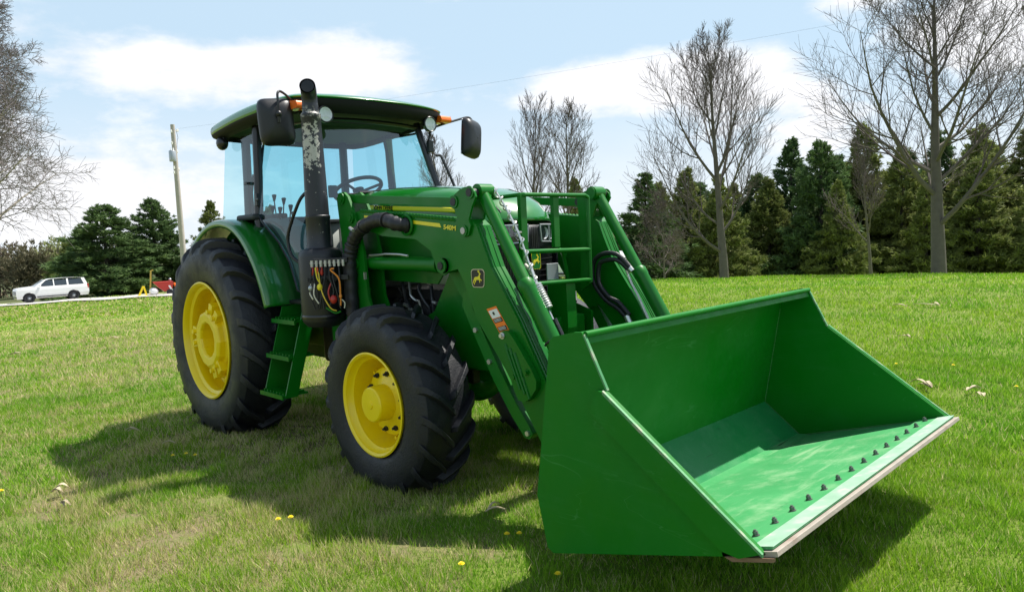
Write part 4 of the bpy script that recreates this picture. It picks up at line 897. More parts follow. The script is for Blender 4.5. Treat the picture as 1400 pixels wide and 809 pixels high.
# --- cab
cab = bpy.data.objects.new('cab', None); C.objects.link(cab); cab.parent = T; cab.empty_display_size = .2
def curve_pts(P, n=6): return smooth_path(P, n)
for s in (-1, 1):
    g = MB()
    g.tube([(1.16, -.505, 2.65), (1.17, -.51, 2.60), (1.26, -.565, 2.25), (1.335, -.615, 1.97), (1.40, -.66, 1.70), (1.42, -.68, 1.45), (1.38, -.68, 1.20)], [.03, .03, .028, .028, .03, .03, .03], 10); g.build('front_pillar', M_bpaint, cab, side=s)
    g = MB(); g.tube([(.50, -.655, 2.64), (.50, -.665, 2.3), (.50, -.69, 1.85), (.50, -.70, 1.30)], .038, 10); g.build('door_pillar', M_bpaint, cab, side=s)
    g = MB(); g.tube([(-.07, -.50, 2.64), (-.08, -.505, 2.2), (-.10, -.51, 1.80), (-.10, -.52, 1.2)], .04, 10); g.build('rear_pillar', M_bpaint, cab, side=s)
    # lower body of the cab behind the door
    MB().prism([(-.15, 1.82), (.52, 1.84), (.78, 1.72), (.98, 1.56), (1.10, 1.30), (1.40, 1.22), (1.40, 1.05), (-.15, 1.05)], -.60, -.585).build('cab_side', M_interior, cab, bevel=.004, side=s)
    # door: curved pane with slim frame
    dpts = [(.52, 1.90), (.66, 1.80), (.88, 1.66), (1.04, 1.50), (1.14, 1.28), (1.37, 1.24), (1.41, 1.50), (1.385, 1.72), (1.325, 1.98), (1.25, 2.25), (1.165, 2.58), (.52, 2.60)]
    def dy(x, z): return -(.71-.12*max(0, (z-1.8)/.8)**1.3-.15*max(0, (x-.9)/.5)**2*max(0, min(1, (z-1.6)/1.0)))-.005
    door = bpy.data.objects.new('door', None); C.objects.link(door); door.parent = T
    g = MB(); n = len(dpts); cx_, cz_ = .95, 1.95; rings = 5
    vs = [(cx_, dy(cx_, cz_), cz_)]; fs = []
    dense = []
    for i in range(n):
        a, b = dpts[i], dpts[(i+1) % n]
        for k in range(4): dense.append((a[0]+(b[0]-a[0])*k/4, a[1]+(b[1]-a[1])*k/4))
    m_ = len(dense)
    for r_ in range(1, rings+1):
        for (x, z) in dense: X_, Z_ = cx_+(x-cx_)*r_/rings, cz_+(z-cz_)*r_/rings; vs.append((X_, dy(X_, Z_), Z_))
    for j in range(m_): fs.append((0, 1+j, 1+(j+1) % m_))
    for r_ in range(rings-1):
        for j in range(m_): a = 1+r_*m_; fs.append((a+j, a+m_+j, a+m_+(j+1) % m_, a+(j+1) % m_))
    g.add(vs, fs, True); g.build('door_glass', M_glass, door, side=s)
    g = MB(); g.tube([(x, dy(x, z)+.004, z) for x, z in dense], .011, 6, closed=True); g.build('door_frame', M_bpaint, door, side=s)
    g = MB(); g.tube([(.60, -.745, 2.02), (.66, -.75, 2.02)], .012, 8); g.box((.58, -.73, 2.02), (.05, .03, .10)); g.build('door_handle', M_black, door, bevel=.004, side=s)
    # rear quarter window, bulging outside the rear pillar
    q = MB(); q.grid(lambda u, v: ((-.14+.64*u)+.06*v*(1-u)*0-.10*(1-v)*(1-u), -(.655+.03*math.sin(PI*u*.5))-.04*(1-v), 1.86+.76*v), 8, 6); q.build('quarter_window', M_glass, cab, side=s)
    MB().box((.40, -.725, 2.17), (.05, .03, .02)).build('window_latch', M_black, cab, side=s)
# windscreen, bowed forward; lower tinted part reaches down to the firewall
def ws(u, v):
    z = 1.80+.82*v; w = .50+(.64-.50)*(1-v); y = -w+2*w*u; x0 = 1.165+(1.395-1.165)*((2.62-z)/.85) 
    return (x0+.10*(1-(y/w)**2), y, z)
MB().grid(ws, 16, 10).build('windscreen', M_wind, cab)
g = MB(); g.tube([ws(u, 0) for u in np.linspace(0, 1, 12)], .014, 8); g.build('windscreen_seal', M_black, cab)
g = MB(); g.tube([ws(u, .985) for u in np.linspace(0, 1, 12)], .02, 8); g.build('windscreen_header', M_bpaint, cab)
MB().grid(lambda u, v: (-.11, -.50+1.0*u, 1.82+.78*v), 4, 4).build('rear_window', M_glass, cab)
# firewall below the windscreen with pressed ribs
g = MB(); g.grid(lambda u, v: (ws(u, 0)[0]-.0, ws(u, 0)[1], 1.10+.69*v), 16, 2); fwl = g.build('firewall', M_interior, cab, solid=.01)
for i in range(20):
    u = .02+.96*i/19; x, y, _z = ws(u, 0)
    if abs(y) > .30: MB().box((x+.010, y, 1.60), (.012, .014, .30)).build('firewall_rib', M_interior, cab)
MB().box((1.40, -.52, 1.805), (.10, .26, .025)).build('cowl_ledge', M_dark_interior, cab, bevel=.004)
MB().box((.62, 0, 1.13), (1.5, 1.18, .06)).build('cab_floor', M_dark_interior, cab)
MB().box((-.12, 0, 1.5), (.05, 1.04, .70)).build('rear_panel', M_dark_interior, cab)
# roof
def roof_out(u):                         # plan outline of the roof, u in 0..1 round
    P = [(-.20, -.66), (-.14, -.78), (.30, -.815), (.80, -.80), (1.16, -.745), (1.30, -.66), (1.395, -.45), (1.44, -.2), (1.445, 0)]
    P = P+[(x, -y) for x, y in P[:-1][::-1]]+[(-.24, .4), (-.25, 0), (-.24, -.4)]
    return P
RP = [Vector((x, y, 0)) for x, y in roof_out(0)]; RP = smooth_path(RP+[RP[0]], 6)[:-1]
cxr = Vector((.60, 0, 0))
def zroof(p_): return 0.0+.05*sstep(p_.x, -.3, .9)-.0
def ring(sc, z, zoff=1.0):
    o_ = []
    for p_ in RP:
        q = cxr+(p_-cxr)*sc if isinstance(sc, (int, float)) else Vector((cxr.x+(p_.x-cxr.x)*sc[0], p_.y*sc[1], 0)); o_.append((q.x, q.y, z+float(zroof(p_))*zoff))
    return o_
def loft(rings, mat, name, parent, close_first=False, close_last=False, solid=0):
    g = MB(); n = len(rings[0]); vs = [q for r_ in rings for q in r_]; fs = []
    for k in range(len(rings)-1): fs += [(k*n+i, k*n+(i+1) % n, (k+1)*n+(i+1) % n, (k+1)*n+i) for i in range(n)]
    g.add(vs, fs, True)
    if close_last: g.add(rings[-1], [tuple(range(n))])
    if close_first: g.add(rings[0], [tuple(range(n))[::-1]])
    return g.build(name, mat, parent, solid=solid)
def lift(r_, k): return [(x, y, z+k*float(sstep(x, .75, 1.30))) for x, y, z in r_]
roof = loft([lift(ring(.992, 2.632), .056), lift(ring(1.0, 2.640), .053), lift(ring(1.003, 2.662), .036), lift(ring(.998, 2.690), .014), ring(.975, 2.712), ring(.92, 2.730), ring(.80, 2.745), ring(.5, 2.758), ring(.2, 2.762)], M_hood, 'roof', T, close_last=True)
loft([ring((.90, .84), 2.625), ring((.93, .88), 2.585), ring((.96, .95), 2.595), lift(ring((.985, .985), 2.612), .012), lift(ring(.994, 2.624), .026), lift(ring(.996, 2.634), .050), lift(ring(.97, 2.638), .05)], M_rim, 'roof_rim', roof, close_first=False)
loft([ring((.90, .84), 2.628), ring((.5, .5), 2.64), ring((.1, .1), 2.65)], M_headliner, 'headliner', roof, close_last=True)
# sloping inner visor behind the windscreen top
MB().grid(lambda u, v: (ws(u, .99)[0]-.03-.18*v, ws(u, .99)[1]*.97, 2.60-.02*v+.02), 10, 2).build('sun_visor', M_headliner, cab, solid=.01)
# lights
for s in (-1, 1):
    for (x, y, z, nm) in ((1.36, -.50, 2.625, 'roof_light'),):
        l = bpy.data.objects.new(nm, None); C.objects.link(l); l.parent = T
        MB().lathe([(.0001, -.05), (.04, -.045), (.062, -.02), (.066, .012), (.060, .018), (.054, .012)], (x, y, z-.01), 28, 'x').build('housing', M_bpaint, l, side=s)
        MB().lathe([(.056, .012), (.04, -.01), (.0001, -.02)][::-1], (x, y, z-.01), 28, 'x').build('reflector', M_chrome, l, side=s)
        MB().lathe([(.055, .012), (.03, .018), (.0001, .020)], (x, y, z-.01), 28, 'x').build('lens', M_lens, l, side=s)
    g = MB(); g.prism([(1.21, 2.645), (1.36, 2.645), (1.375, 2.665), (1.36, 2.700), (1.24, 2.712), (1.20, 2.69)], -.735, -.625); g.build('marker_light', M_orange, T, bevel=.015, side=s)
    if s > 0: continue
    w_ = bpy.data.objects.new('work_light', None); C.objects.link(w_); w_.parent = T
    MB().sphere((-.02, -.735, 2.555), .062, 8, (1, .8, 1)).build('housing', M_bpaint, w_, side=s)
    MB().box((.02, -.73, 2.61), (.04, .03, .06)).build('bracket', M_bpaint, w_, side=s)
# mirrors on their arms
def mirror(s):
    m = bpy.data.objects.new('wing_mirror', None); C.objects.link(m); m.parent = T
    if s < 0:
        R_ = Matrix.Translation(Vector((1.18, -.815, 2.555))) @ Matrix.Rotation(math.radians(-18), 4, 'Z') @ Matrix.Rotation(math.radians(3), 4, 'X')
        arm = [(1.20, -.60, 2.60), (1.22, -.66, 2.67), (1.25, -.72, 2.725), (1.27, -.80, 2.768), (1.29, -.84, 2.75), (1.30, -.846, 2.68), (1.298, -.846, 2.60)]
    else:
        R_ = Matrix.Translation(Vector((1.265, 1.015, 2.535))) @ Matrix.Rotation(math.radians(18), 4, 'Z') @ Matrix.Rotation(math.radians(-8), 4, 'X')
        arm = [(1.27, .545, 2.45), (1.275, .56, 2.545), (1.28, .60, 2.60), (1.28, .72, 2.645), (1.28, .90, 2.70), (1.285, 1.00, 2.725), (1.30, 1.035, 2.70), (1.33, 1.05, 2.60), (1.33, 1.05, 2.54)]
    # housing: rounded shell, mirror glass faces back
    g = MB()
    def shell(u, v):
        q = 2*PI*u; e = .38; a = math.copysign(abs(math.cos(q))**e, math.cos(q)); b = math.copysign(abs(math.sin(q))**e, math.sin(q))
        d = [(0, 1.0), (.2, 1.02), (.55, .97), (.8, .82), (1.0, .55), (1.0, .0)]; f_ = v*5; i = min(int(f_), 4); k = f_-i; xx = (d[i][0]+(d[i+1][0]-d[i][0])*k)*.075; sc = d[i][1]+(d[i+1][1]-d[i][1])*k
        return (xx*1.25, a*.128*sc, b*.172*sc*(1 if b > 0 else 1.0))
    g.grid(shell, 40, 5); g.v = [tuple(R_ @ Vector(q)) for q in g.v]; g.build('mirror_housing', M_black, m)
    g = MB(); g.box((-.004, 0, 0), (.006, .235, .325)); g.v = [tuple(R_ @ Vector(q)) for q in g.v]; g.build('mirror_glass', M_mirror, m, bevel=.002)
    MB().tube(smooth_path(arm, 5), .0095, 8).build('mirror_arm', M_black, m)
    a = arm[-1]; MB().sphere((a[0]+.0, a[1], a[2]-.0), .024, 8).build('mirror_joint', M_black, m)
    if s < 0: MB().tube([(1.298, -.846, 2.60), (1.29, -.842, 2.54)], .012, 8).build('mirror_joint', M_black, m)
    if s > 0: MB().box((1.27, .56, 2.44), (.04, .05, .10)).build('arm_bracket', M_black, m, bevel=.004)
mirror(-1); mirror(1)
# grab rail on the far front pillar, and one on the near side by the exhaust
MB().tube(smooth_path([(1.30, .60, 2.36), (1.31, .64, 2.36), (1.335, .655, 2.30), (1.40, .70, 2.10), (1.43, .72, 1.95)], 5), .012, 8).build('grab_rail', M_black, T)
MB().tube(smooth_path([(1.34, -.70, 2.02), (1.30, -.74, 1.95), (1.17, -.77, 1.74), (1.155, -.77, 1.63), (1.20, -.77, 1.55), (1.27, -.75, 1.50)], 6), .013, 10).build('grab_rail', M_black, T)
# wiper across the screen foot
g = MB(); g.tube([(1.50, -.52, 2.0), (1.555, -.25, 2.005), (1.56, -.08, 2.02)], .007, 8); g.tube([(1.545, -.36, 2.01), (1.57, -.02, 2.03)], .012, 8); g.box((1.55, -.08, 2.015), (.03, .18, .02)); g.build('wiper', M_black, T)

# interior
seat = MB(); seat.box((.26, 0, 1.50), (.50, .48, .12)); seat.box((.03, 0, 1.70), (.12, .44, .40)); seat.build('seat', M_seat, cab, bevel=.04)
MB().box((.22, 0, 1.30), (.34, .34, .34)).build('seat_base', M_dark_interior, cab, bevel=.02)
g = MB(); wc = Vector((.96, 0, 2.085)); ax = Vector((-.42, 0, .9)).normalized(); a1 = Vector((0, 1, 0)); a2 = ax.cross(a1)
g.tube([wc+(a1*math.cos(a)+a2*math.sin(a))*.205 for a in np.linspace(0, 2*PI, 36, endpoint=False)], .016, 8, closed=True)
for a in (math.radians(90), math.radians(210), math.radians(330)): g.tube([wc-ax*.03, wc+(a1*math.cos(a)+a2*math.sin(a))*.2], .012, 8)
g.tube([wc-ax*.04, wc-ax*.0], .05, 14); g.build('steering_wheel', M_dark_interior, cab)
g = MB(); g.tube([wc-ax*.04, Vector((1.12, 0, 1.75)), Vector((1.2, 0, 1.25))], [.05, .08, .12], 14); g.box((1.15, 0, 1.93), (.12, .36, .16)); g.build('dashboard', M_dark_interior, cab, bevel=.03)
# right-hand console with its levers
g = MB(); g.prism([(-.02, 1.20), (-.02, 1.80), (.05, 1.86), (.30, 1.88), (.52, 1.80), (.72, 1.55), (.76, 1.2)], -.50, -.26); con = g.build('console', M_interior, cab, bevel=.03)
MB().box((.10, -.36, 1.90), (.34, .10, .05)).build('armrest', M_dark_interior, cab, bevel=.015)
for (x, y, z, dx) in ((.12, -.36, 2.075, -.02), (.28, -.35, 2.035, .03), (.42, -.36, 1.965, .05), (.20, -.42, 1.97, .0), (.34, -.42, 1.95, .02), (.50, -.38, 1.90, .06)):
    g = MB(); g.tube([(x-dx, y, z-.17), (x, y, z-.03)], .006, 8); g.tube([(x, y, z-.035), (x+.004, y, z-.01), (x+.008, y, z+.02), (x+.008, y, z+.026)], [.009, .015, .022, .012], 10); g.build('control_lever', M_black, cab)
MB().tube([(.05, -.53, 1.86), (.05, -.53, 2.12), (.08, -.52, 2.28)], .010, 8).build('cab_rail', M_black, cab)
MB().tube([(-.05, .48, 2.05), (-.05, .48, 2.25), (-.02, .48, 2.27)], .016, 8).build('belt_guide', M_dark_interior, cab)
MB().box((1.02, -.28, 2.06), (.04, .07, .10)).build('monitor', M_dark_interior, cab, bevel=.008)

# --- rear fenders
arc = smooth_path([Vector(q) for q in [(-.60, 0, 1.58), (-.40, 0, 1.715), (-.12, 0, 1.835), (.15, 0, 1.872), (.42, 0, 1.83), (.64, 0, 1.71), (.82, 0, 1.52), (.93, 0, 1.34), (1.0, 0, 1.165)]], 5)
for s in (-1, 1):
    g = MB(); sec = [(-.905, -.055), (-.912, -.03), (-.905, -.005), (-.885, .004), (-.60, .012)]; P = []
    n = len(arc)
    for i, p_ in enumerate(arc):
        a = arc[max(0, i-1)]; b = arc[min(n-1, i+1)]; d = (b-a).normalized(); nr = Vector((-d.z, 0, d.x)); 
        if nr.z < 0 and i < n*.6: nr = -nr
        if i >= n*.6 and nr.x < 0: nr = -nr
        fl = -.02*max(0, (i/n-.55)/.45)
        for (y, h_) in sec: P.append((p_.x+nr.x*h_, y+fl*0, p_.z+nr.z*h_))
    k = len(sec); g.add(P, [(i*k+j, i*k+j+1, (i+1)*k+j+1, (i+1)*k+j) for i in range(n-1) for j in range(k-1)], True)
    f = g.build('fender', M_hood, T, side=s, solid=.008)
    poly = [(p_.x, p_.z-.006) for p_ in arc]+[(.90, 1.05), (.3, 1.05), (-.55, 1.2)]
    MB().prism(poly, -.625, -.612).build('fender_inner', M_green, f, side=s)
    g = MB(); g.tube([(p_.x, -.60, p_.z+.02) for p_ in arc[12:]], .012, 6); g.build('fender_seal', M_black, f, side=s)
    MB().box((.38, -.70, 1.885), (.34, .13, .05)).build('fender_pad', M_dark_interior, f, bevel=.02, side=s)

# --- access steps on both sides
for s in (-1, 1):
    g = MB(); st = bpy.data.objects.new('step_ladder', None); C.objects.link(st); st.parent = T
    def side_pl(x0, w_, th):
        top, bot = Vector((x0, -.76, 1.16)), Vector((x0, -.925, .50)); g = MB()
        vs = []
        for dx in (0, th):
            vs += [(x0+dx, top.y-.02, top.z), (x0+dx, bot.y-.05, bot.z), (x0+dx, bot.y+w_-.04, bot.z), (x0+dx, top.y+w_, top.z)]
        return g.add(vs, [(0, 1, 2, 3), (7, 6, 5, 4), (0, 4, 5, 1), (1, 5, 6, 2), (2, 6, 7, 3), (3, 7, 4, 0)])
    side_pl(.985, .24, .012).build('ladder_side', M_green, st, side=s, fixn=True); side_pl(1.325, .09, .012).build('ladder_side', M_green, st, side=s, fixn=True)
    for (z, y) in ((1.065, -.80), (.800, -.865), (.520, -.935)):
        g = MB(); g.prism([(.955, z-.028), (1.33, z-.028), (1.33, z+.004), (.955, z+.004)], y-.06, y-.048); g.box((1.145, y+.05, z-.005), (.37, .20, .014))
        for k in range(7): g.box((.99+k*.052, y+.045, z+.008), (.012, .17, .018))
        g.build('step', M_green, st, side=s)
    MB().box((1.15, -.62, 1.19), (.40, .20, .03)).build('step_platform', M_black, st, bevel=.005, side=s)

# --- fuel tank and dark boxes between the wheels
MB().box((1.15, .0, .80), (.8, .66, .36)).build('fuel_tank', M_black, T, bevel=.05)
g = MB(); g.tube([(1.62, -.58, .92), (1.62, -.36, .92)], .07, 16); g.prism([(1.50, .86), (1.50, 1.02), (1.58, 1.10), (1.78, 1.10), (1.80, .98), (1.70, .86)], -.64, -.60); g.box((1.62, -.50, .96), (.22, .25, .05)); g.build('tank_bracket', M_green, T, bevel=.01)

# --- exhaust: silencer, stack and wrapped pipe
ex, ey = 1.60, -.755
g = MB(); g.lathe([(.0001, 1.035), (.12, 1.04), (.150, 1.075), (.157, 1.10), (.157, 1.545), (.150, 1.575), (.126, 1.598), (.095, 1.606)], (ex, ey, 0), 40, 'z'); mf = g.build('muffler', M_black, T)
MB().lathe([(.158, 1.10), (.161, 1.105), (.161, 1.125), (.158, 1.13)], (ex, ey, 0), 40, 'z').build('muffler_band', M_bpaint, mf)
g = MB(); g.lathe([(.098, 1.600), (.088, 1.625), (.086, 1.81), (.089, 1.815), (.089, 1.835), (.083, 1.84), (.078, 2.1), (.071, 2.40), (.069, 2.52), (.072, 2.525), (.071, 2.555), (.057, 2.57)], (ex, ey, 0), 36, 'z')
tip = smooth_path([(ex, ey, 2.565), (ex, ey, 2.63), (ex+.010, ey-.008, 2.68), (ex+.045, ey-.03, 2.722), (ex+.08, ey-.055, 2.738)], 6); g.tube(tip, [.057]*6+[.055]*(len(tip)-6), 24, caps=False)
g.build('exhaust_stack', M_stack, T)
MB().tube([tip[-3], tip[-2]], .045, 20).build('stack_bore', M_bdecal, T)
# perforated heat shield bracket with couplers in front of the silencer
cp = bpy.data.objects.new('coupler_block', None); C.objects.link(cp); cp.parent = T
for z_ in (1.515, 1.395): MB().beam((1.735, -.885, z_), (1.905, -.715, z_), .03, .035).build('coupler_rail', M_iron, cp, bevel=.004)
MB().box((1.86, -.70, 1.36), (.04, .04, .40)).build('coupler_bracket', M_iron, cp, bevel=.004)
U = Vector((.69, .72, 0)); F0 = Vector((1.80, -.99, 0)) # row runs across the view of someone standing at the front corner
def row(z, n, mat, col, r_=.013, L=.05, x0=(1.74, -.90)):
    for i in range(n):
        p_ = Vector((x0[0]+.031*i*.70, x0[1]+.031*i*.72, z)); g = MB(); g.tube([p_+Vector((0, 0, L)), p_], r_, 10); g.tube([p_+Vector((0, 0, L*.7)), p_+Vector((0, 0, L*.45))], r_*1.25, 10); g.build('coupler', mat, cp)
        if col and i < 3: g = MB(); g.tube([p_+Vector((.0, .0, -.002)), p_+Vector((.004, -.002, -.045)), p_+Vector((.004, -.002, -.06))], [.009, .014, .006], 10); g.build('coupler_cap', (M_red, M_orange, M_red)[i], cp)
M_wire_y = material('yellow_wire', (.75, .55, .05), .4); M_wire_o = material('orange_wire', (.75, .25, .03), .4)
B0 = Vector((1.75, -.92, 0))
def cp_pt(a, z, d=0): return Vector((1.735+a*.70+d*.5, -.915+a*.72-d*.5, z))
def wire(P, mat, r_=.0045): MB().tube(smooth_path([cp_pt(*q) for q in P], 5), r_, 6).build('hose_loop', mat, cp)
row(1.475, 8, M_steel, True, .012, .045); row(1.37, 8, M_iron, False, .011, .03, (1.715, -.925))
for k in range(7):
    a_ = .01+.032*k; wire([(a_, 1.47, .01), (a_+random.uniform(-.02, .02), 1.40, .02), (a_+random.uniform(-.03, .03), 1.30, .02), (a_+random.uniform(-.03, .03), 1.18, .01)], (M_hose, M_iron, M_black)[k % 3], .006)
wire([(.04, 1.47, .02), (.05, 1.40, .03), (.07, 1.36, .03)], M_ydecal); wire([(.06, 1.44, .02), (.08, 1.30, .04), (.13, 1.19, .04), (.17, 1.165, .02)], M_wire_y)
wire([(.17, 1.46, .02), (.145, 1.45, .02), (.20, 1.39, .03), (.205, 1.28, .03), (.20, 1.20, .02)], M_wire_o, .006); wire([(.20, 1.25, .02), (.23, 1.22, .02), (.225, 1.18, .02)], M_zinc)
wire([(0, 1.36, .02), (-.01, 1.30, .02), (.01, 1.25, .02)], M_zinc, .006); wire([(.03, 1.36, .02), (.02, 1.28, .02), (.05, 1.22, .02)], M_zinc, .006); wire([(.14, 1.36, .0), (.12, 1.30, .02), (.13, 1.24, .02)], M_red, .006)
for (a, z, mat, r_) in ((.065, 1.335, M_ydecal, .02), (.155, 1.245, M_red, .025), (.0, 1.33, M_greymetal, .016), (.205, 1.265, M_wire_o, .012)): q = cp_pt(a, z, .03); MB().sphere(q, r_, 6, (1, 1, 1.25)).build('dust_cap', mat, cp)
wire([(.10, 1.19, .03), (.16, 1.15, .03), (.20, 1.16, .02)], M_green, .007)
# insulated pipe from the bonnet side down beside the silencer
hp = smooth_path([(2.50, -.60, 1.730), (2.46, -.66, 1.737), (2.30, -.675, 1.775), (2.12, -.675, 1.752), (1.98, -.675, 1.690), (1.90, -.675, 1.60), (1.875, -.68, 1.48), (1.87, -.68, 1.25), (1.86, -.67, 1.02)], 9)
rr_ = [.045+.0035*math.sin(i*1.9)+.002*math.sin(i*.7) for i in range(len(hp))]
hs = MB().tube(hp, rr_, 18).build('exhaust_pipe', M_hose, T)
for i in (4, 16, 30, 44): a = hp[i]; b_ = hp[i+1]; d = (b_-a).normalized(); MB().tube([a-d*.008, a+d*.008], .051, 18).build('wrap_band', M_iron, hs)
MB().tube([hp[33]+Vector((-.05, -.045, .02)), hp[33]+Vector((.01, -.058, .0))], .012, 8).build('clamp_screw', M_zinc, hs)
g = MB(); g.lathe([(.055, .0), (.066, -.005), (.070, -.018), (.062, -.026), (.052, -.02)][::-1], (2.50, -.612, 1.728), 30, 'y'); g.build('pipe_flange', M_green, T)
MB().box((2.03, -.66, 1.40), (.01, .02, .05)).build('bracket', M_zinc, T)

# ------------------------------------------------------------------ white cars
def make_car(label, loc, rz, pickup=False):
    car = empty('parked_car', label, 'car', loc, rz)
    L = 5.2; hw = .98
    prof = [(-2.55, .42), (-2.60, .62), (-2.57, 1.02), (-2.47, 1.18), (-1.35, 1.30), (-.60, 1.72), (-.25, 1.82), (1.65, 1.84), (2.15, 1.78), (2.30, 1.62), (2.46, 1.24), (2.55, 1.05), (2.56, .60), (2.48, .40)]
    def half(x, z):
        w = hw*(1-.05*max(0, abs(x)-1.9)**1.5)
        if z > 1.12: w -= .26*(z-1.12)/.72
        if z < .6: w -= .06*(.6-z)/.2
        return w
    # body shell: stack of horizontal outlines
    g = MB(); zs = [.34, .40, .46, .52, .58, .64, .70, .76, .80, .84, .95, 1.05, 1.16, 1.26]
    def ext_at(z):
        xs = []
        n = len(prof)
        for i in range(n):
            a, b = prof[i], prof[(i+1) % n]
            if (a[1]-z)*(b[1]-z) <= 0 and a[1] != b[1]: xs.append(a[0]+(b[0]-a[0])*(z-a[1])/(b[1]-a[1]))
        return (min(xs), max(xs)) if xs else (-2.5, 2.5)
    rows = []
    for z in zs:
        x0, x1 = ext_at(max(.43, z)); row_ = []
        for i in range(73): x = x0+(x1-x0)*i/72; row_.append((x, z))
        rows.append(row_)
    arch = [(-1.72, .40), (1.42, .40)]
    for sd_ in (-1, 1):
        vs = [(x, sd_*half(x, z), z) for r_ in rows for x, z in r_]; fs = []
        for k in range(len(rows)-1):
            for i in range(72):
                xm = (rows[k][i][0]+rows[k][i+1][0])/2; zm = (rows[k][i][1]+rows[k+1][i][1])/2
                if any(math.hypot(xm-ax_, zm-.38) < .44 for ax_, _ in arch): continue
                f_ = (k*73+i, k*73+i+1, (k+1)*73+i+1, (k+1)*73+i); fs.append(f_ if sd_ < 0 else f_[::-1])
        g.add(vs, fs, True)
        for ax_, _ in arch: pass
    # ends and upper surfaces
    def strip(pts):
        vs = []; 
        for x, z in pts: vs += [(x, -half(x, z), z), (x, -half(x, z)*.5, z+.012), (x, 0, z+.02), (x, half(x, z)*.5, z+.012), (x, half(x, z), z)]
        g.add(vs, [(5*i+j, 5*i+j+1, 5*i+j+6, 5*i+j+5) for i in range(len(pts)-1) for j in range(4)], True)
    strip([(-2.52, .34), (-2.60, .62), (-2.57, 1.02), (-2.50, 1.14), (-2.3, 1.21), (-1.35, 1.285), (-1.2, 1.26)])
    strip([(2.50, .34), (2.56, .6), (2.55, 1.05), (2.46, 1.26)])
    strip([(-.50, 1.735), (-.2, 1.83), (.8, 1.86), (1.65, 1.85), (2.2, 1.78), (2.30, 1.68)])
    g.build('body', M_white, car, fixn=True)
    MB().box((0, 0, .42), (4.7, 1.7, .2)).build('underbody', M_iron, car)
    MB().box((.35, 0, 1.25), (3.9, 1.80, .04)).build('beltline', M_white, car)
    g = MB(); xs = [-1.30, -.52, 2.28, 2.47]
    # glasshouse
    lo, hi = 1.27, 1.80
    fb = [(-1.28, lo), (-.50, hi)]; 
    def gp_(x, z, s_): return (x, s_*(half(x, z)-.012), z)
    g.add([gp_(-1.28, lo, -1), gp_(-1.28, lo, 1), gp_(-.52, hi-.06, 1), gp_(-.52, hi-.06, -1)], [(0, 1, 2, 3)]); g.build('windscreen', M_carglass, car)
    g = MB(); g.add([gp_(2.47, lo, -1), gp_(2.47, lo, 1), gp_(2.27, 1.70, 1), gp_(2.27, 1.70, -1)], [(3, 2, 1, 0)]); g.build('rear_window', M_carglass, car)
    for sd_ in (-1, 1):
        for (x0, x1, x2, x3) in ((-1.02, .02, .02, -.42), (.09, .98, .98, .09), (1.10, 2.22, 2.05, 1.10)):
            g = MB(); g.add([gp_(x0, lo+.03, sd_), gp_(x1, lo+.03, sd_), gp_(x2, hi-.08, sd_), gp_(x3, hi-.08, sd_)], [(0, 1, 2, 3)]); g.build('side_window', M_carglass, car, fixn=False)
        for (xa, xb, xc, xd) in ((-1.3, -1.02, -.42, -.55), (.02, .09, .09, .02), (.98, 1.10, 1.10, .98), (2.22, 2.47, 2.28, 2.05)):
            g = MB(); g.add([gp_(xa, lo, sd_), gp_(xb, lo, sd_), gp_(xd if False else xc, hi, sd_), gp_(xd, hi, sd_)], [(0, 1, 2, 3)]); g.build('roof_pillar', M_white, car)
        for ax_ in (-1.72, 1.42):
            w_ = bpy.data.objects.new('wheel', None); C.objects.link(w_); w_.parent = car; w_.location = (ax_, sd_*.86, .38)
            MB().lathe([(.24, -.11), (.34, -.12), (.385, -.09), (.39, 0), (.385, .09), (.34, .12), (.24, .11)][::-1], n=28).build('tyre', M_rubber, w_)
            MB().lathe([(.25, -.10*-sd_*-1), (.24, -.07*-sd_*-1), (.07, .09*sd_), (.0001, .10*sd_)], n=10, smooth=False).build('rim', M_greymetal, w_, solid=.01)
            g = MB(); P = [(ax_+.43*math.cos(q), .38+.43*math.sin(q)) for q in np.linspace(-.05, PI+.05, 16)]
            g.tube([(x, sd_*(half(x, z)-.005), z) for x, z in P], .03, 6); g.build('wheel_arch', M_black, car)
        MB().box((-2.50, sd_*.74, 1.0), (.16, .34, .16)).build('headlight', M_chrome, car, bevel=.02)
        MB().box((2.49, sd_*.88, 1.08), (.12, .16, .36)).build('tail_light', M_red, car, bevel=.02)
        MB().box((-.95, sd_*1.06, 1.34), (.14, .2, .16)).build('wing_mirror', M_white, car, bevel=.02)
        MB().box((0, sd_*.985, .44), (2.4, .03, .07)).build('sill_trim', M_black, car)
    g = MB(); g.box((-2.585, 0, .80), (.05, 1.15, .34)); gl = g.build('grille', M_black, car, bevel=.01)
    for k in range(4): MB().box((-2.615, 0, .69+.075*k), (.02, 1.1, .025)).build('grille_bar', M_chrome, gl)
    MB().box((-2.57, 0, .48), (.06, 1.5, .12)).build('bumper', M_black, car, bevel=.01)
    return car
cx_, cy_ = -53.32, 8.17
# nose points to the left of the view
make_car('white car with dark windows parked on the gravel drive at the far left', (cx_, cy_, hz(cx_, cy_)+.10), 1.54).scale = (.86, .86, .86)
make_car('white car half hidden behind the far loader arm', (-13.2, 18.35, hz(-13.2, 18.35)+.05), math.atan2(.717, .695)+math.radians(150))

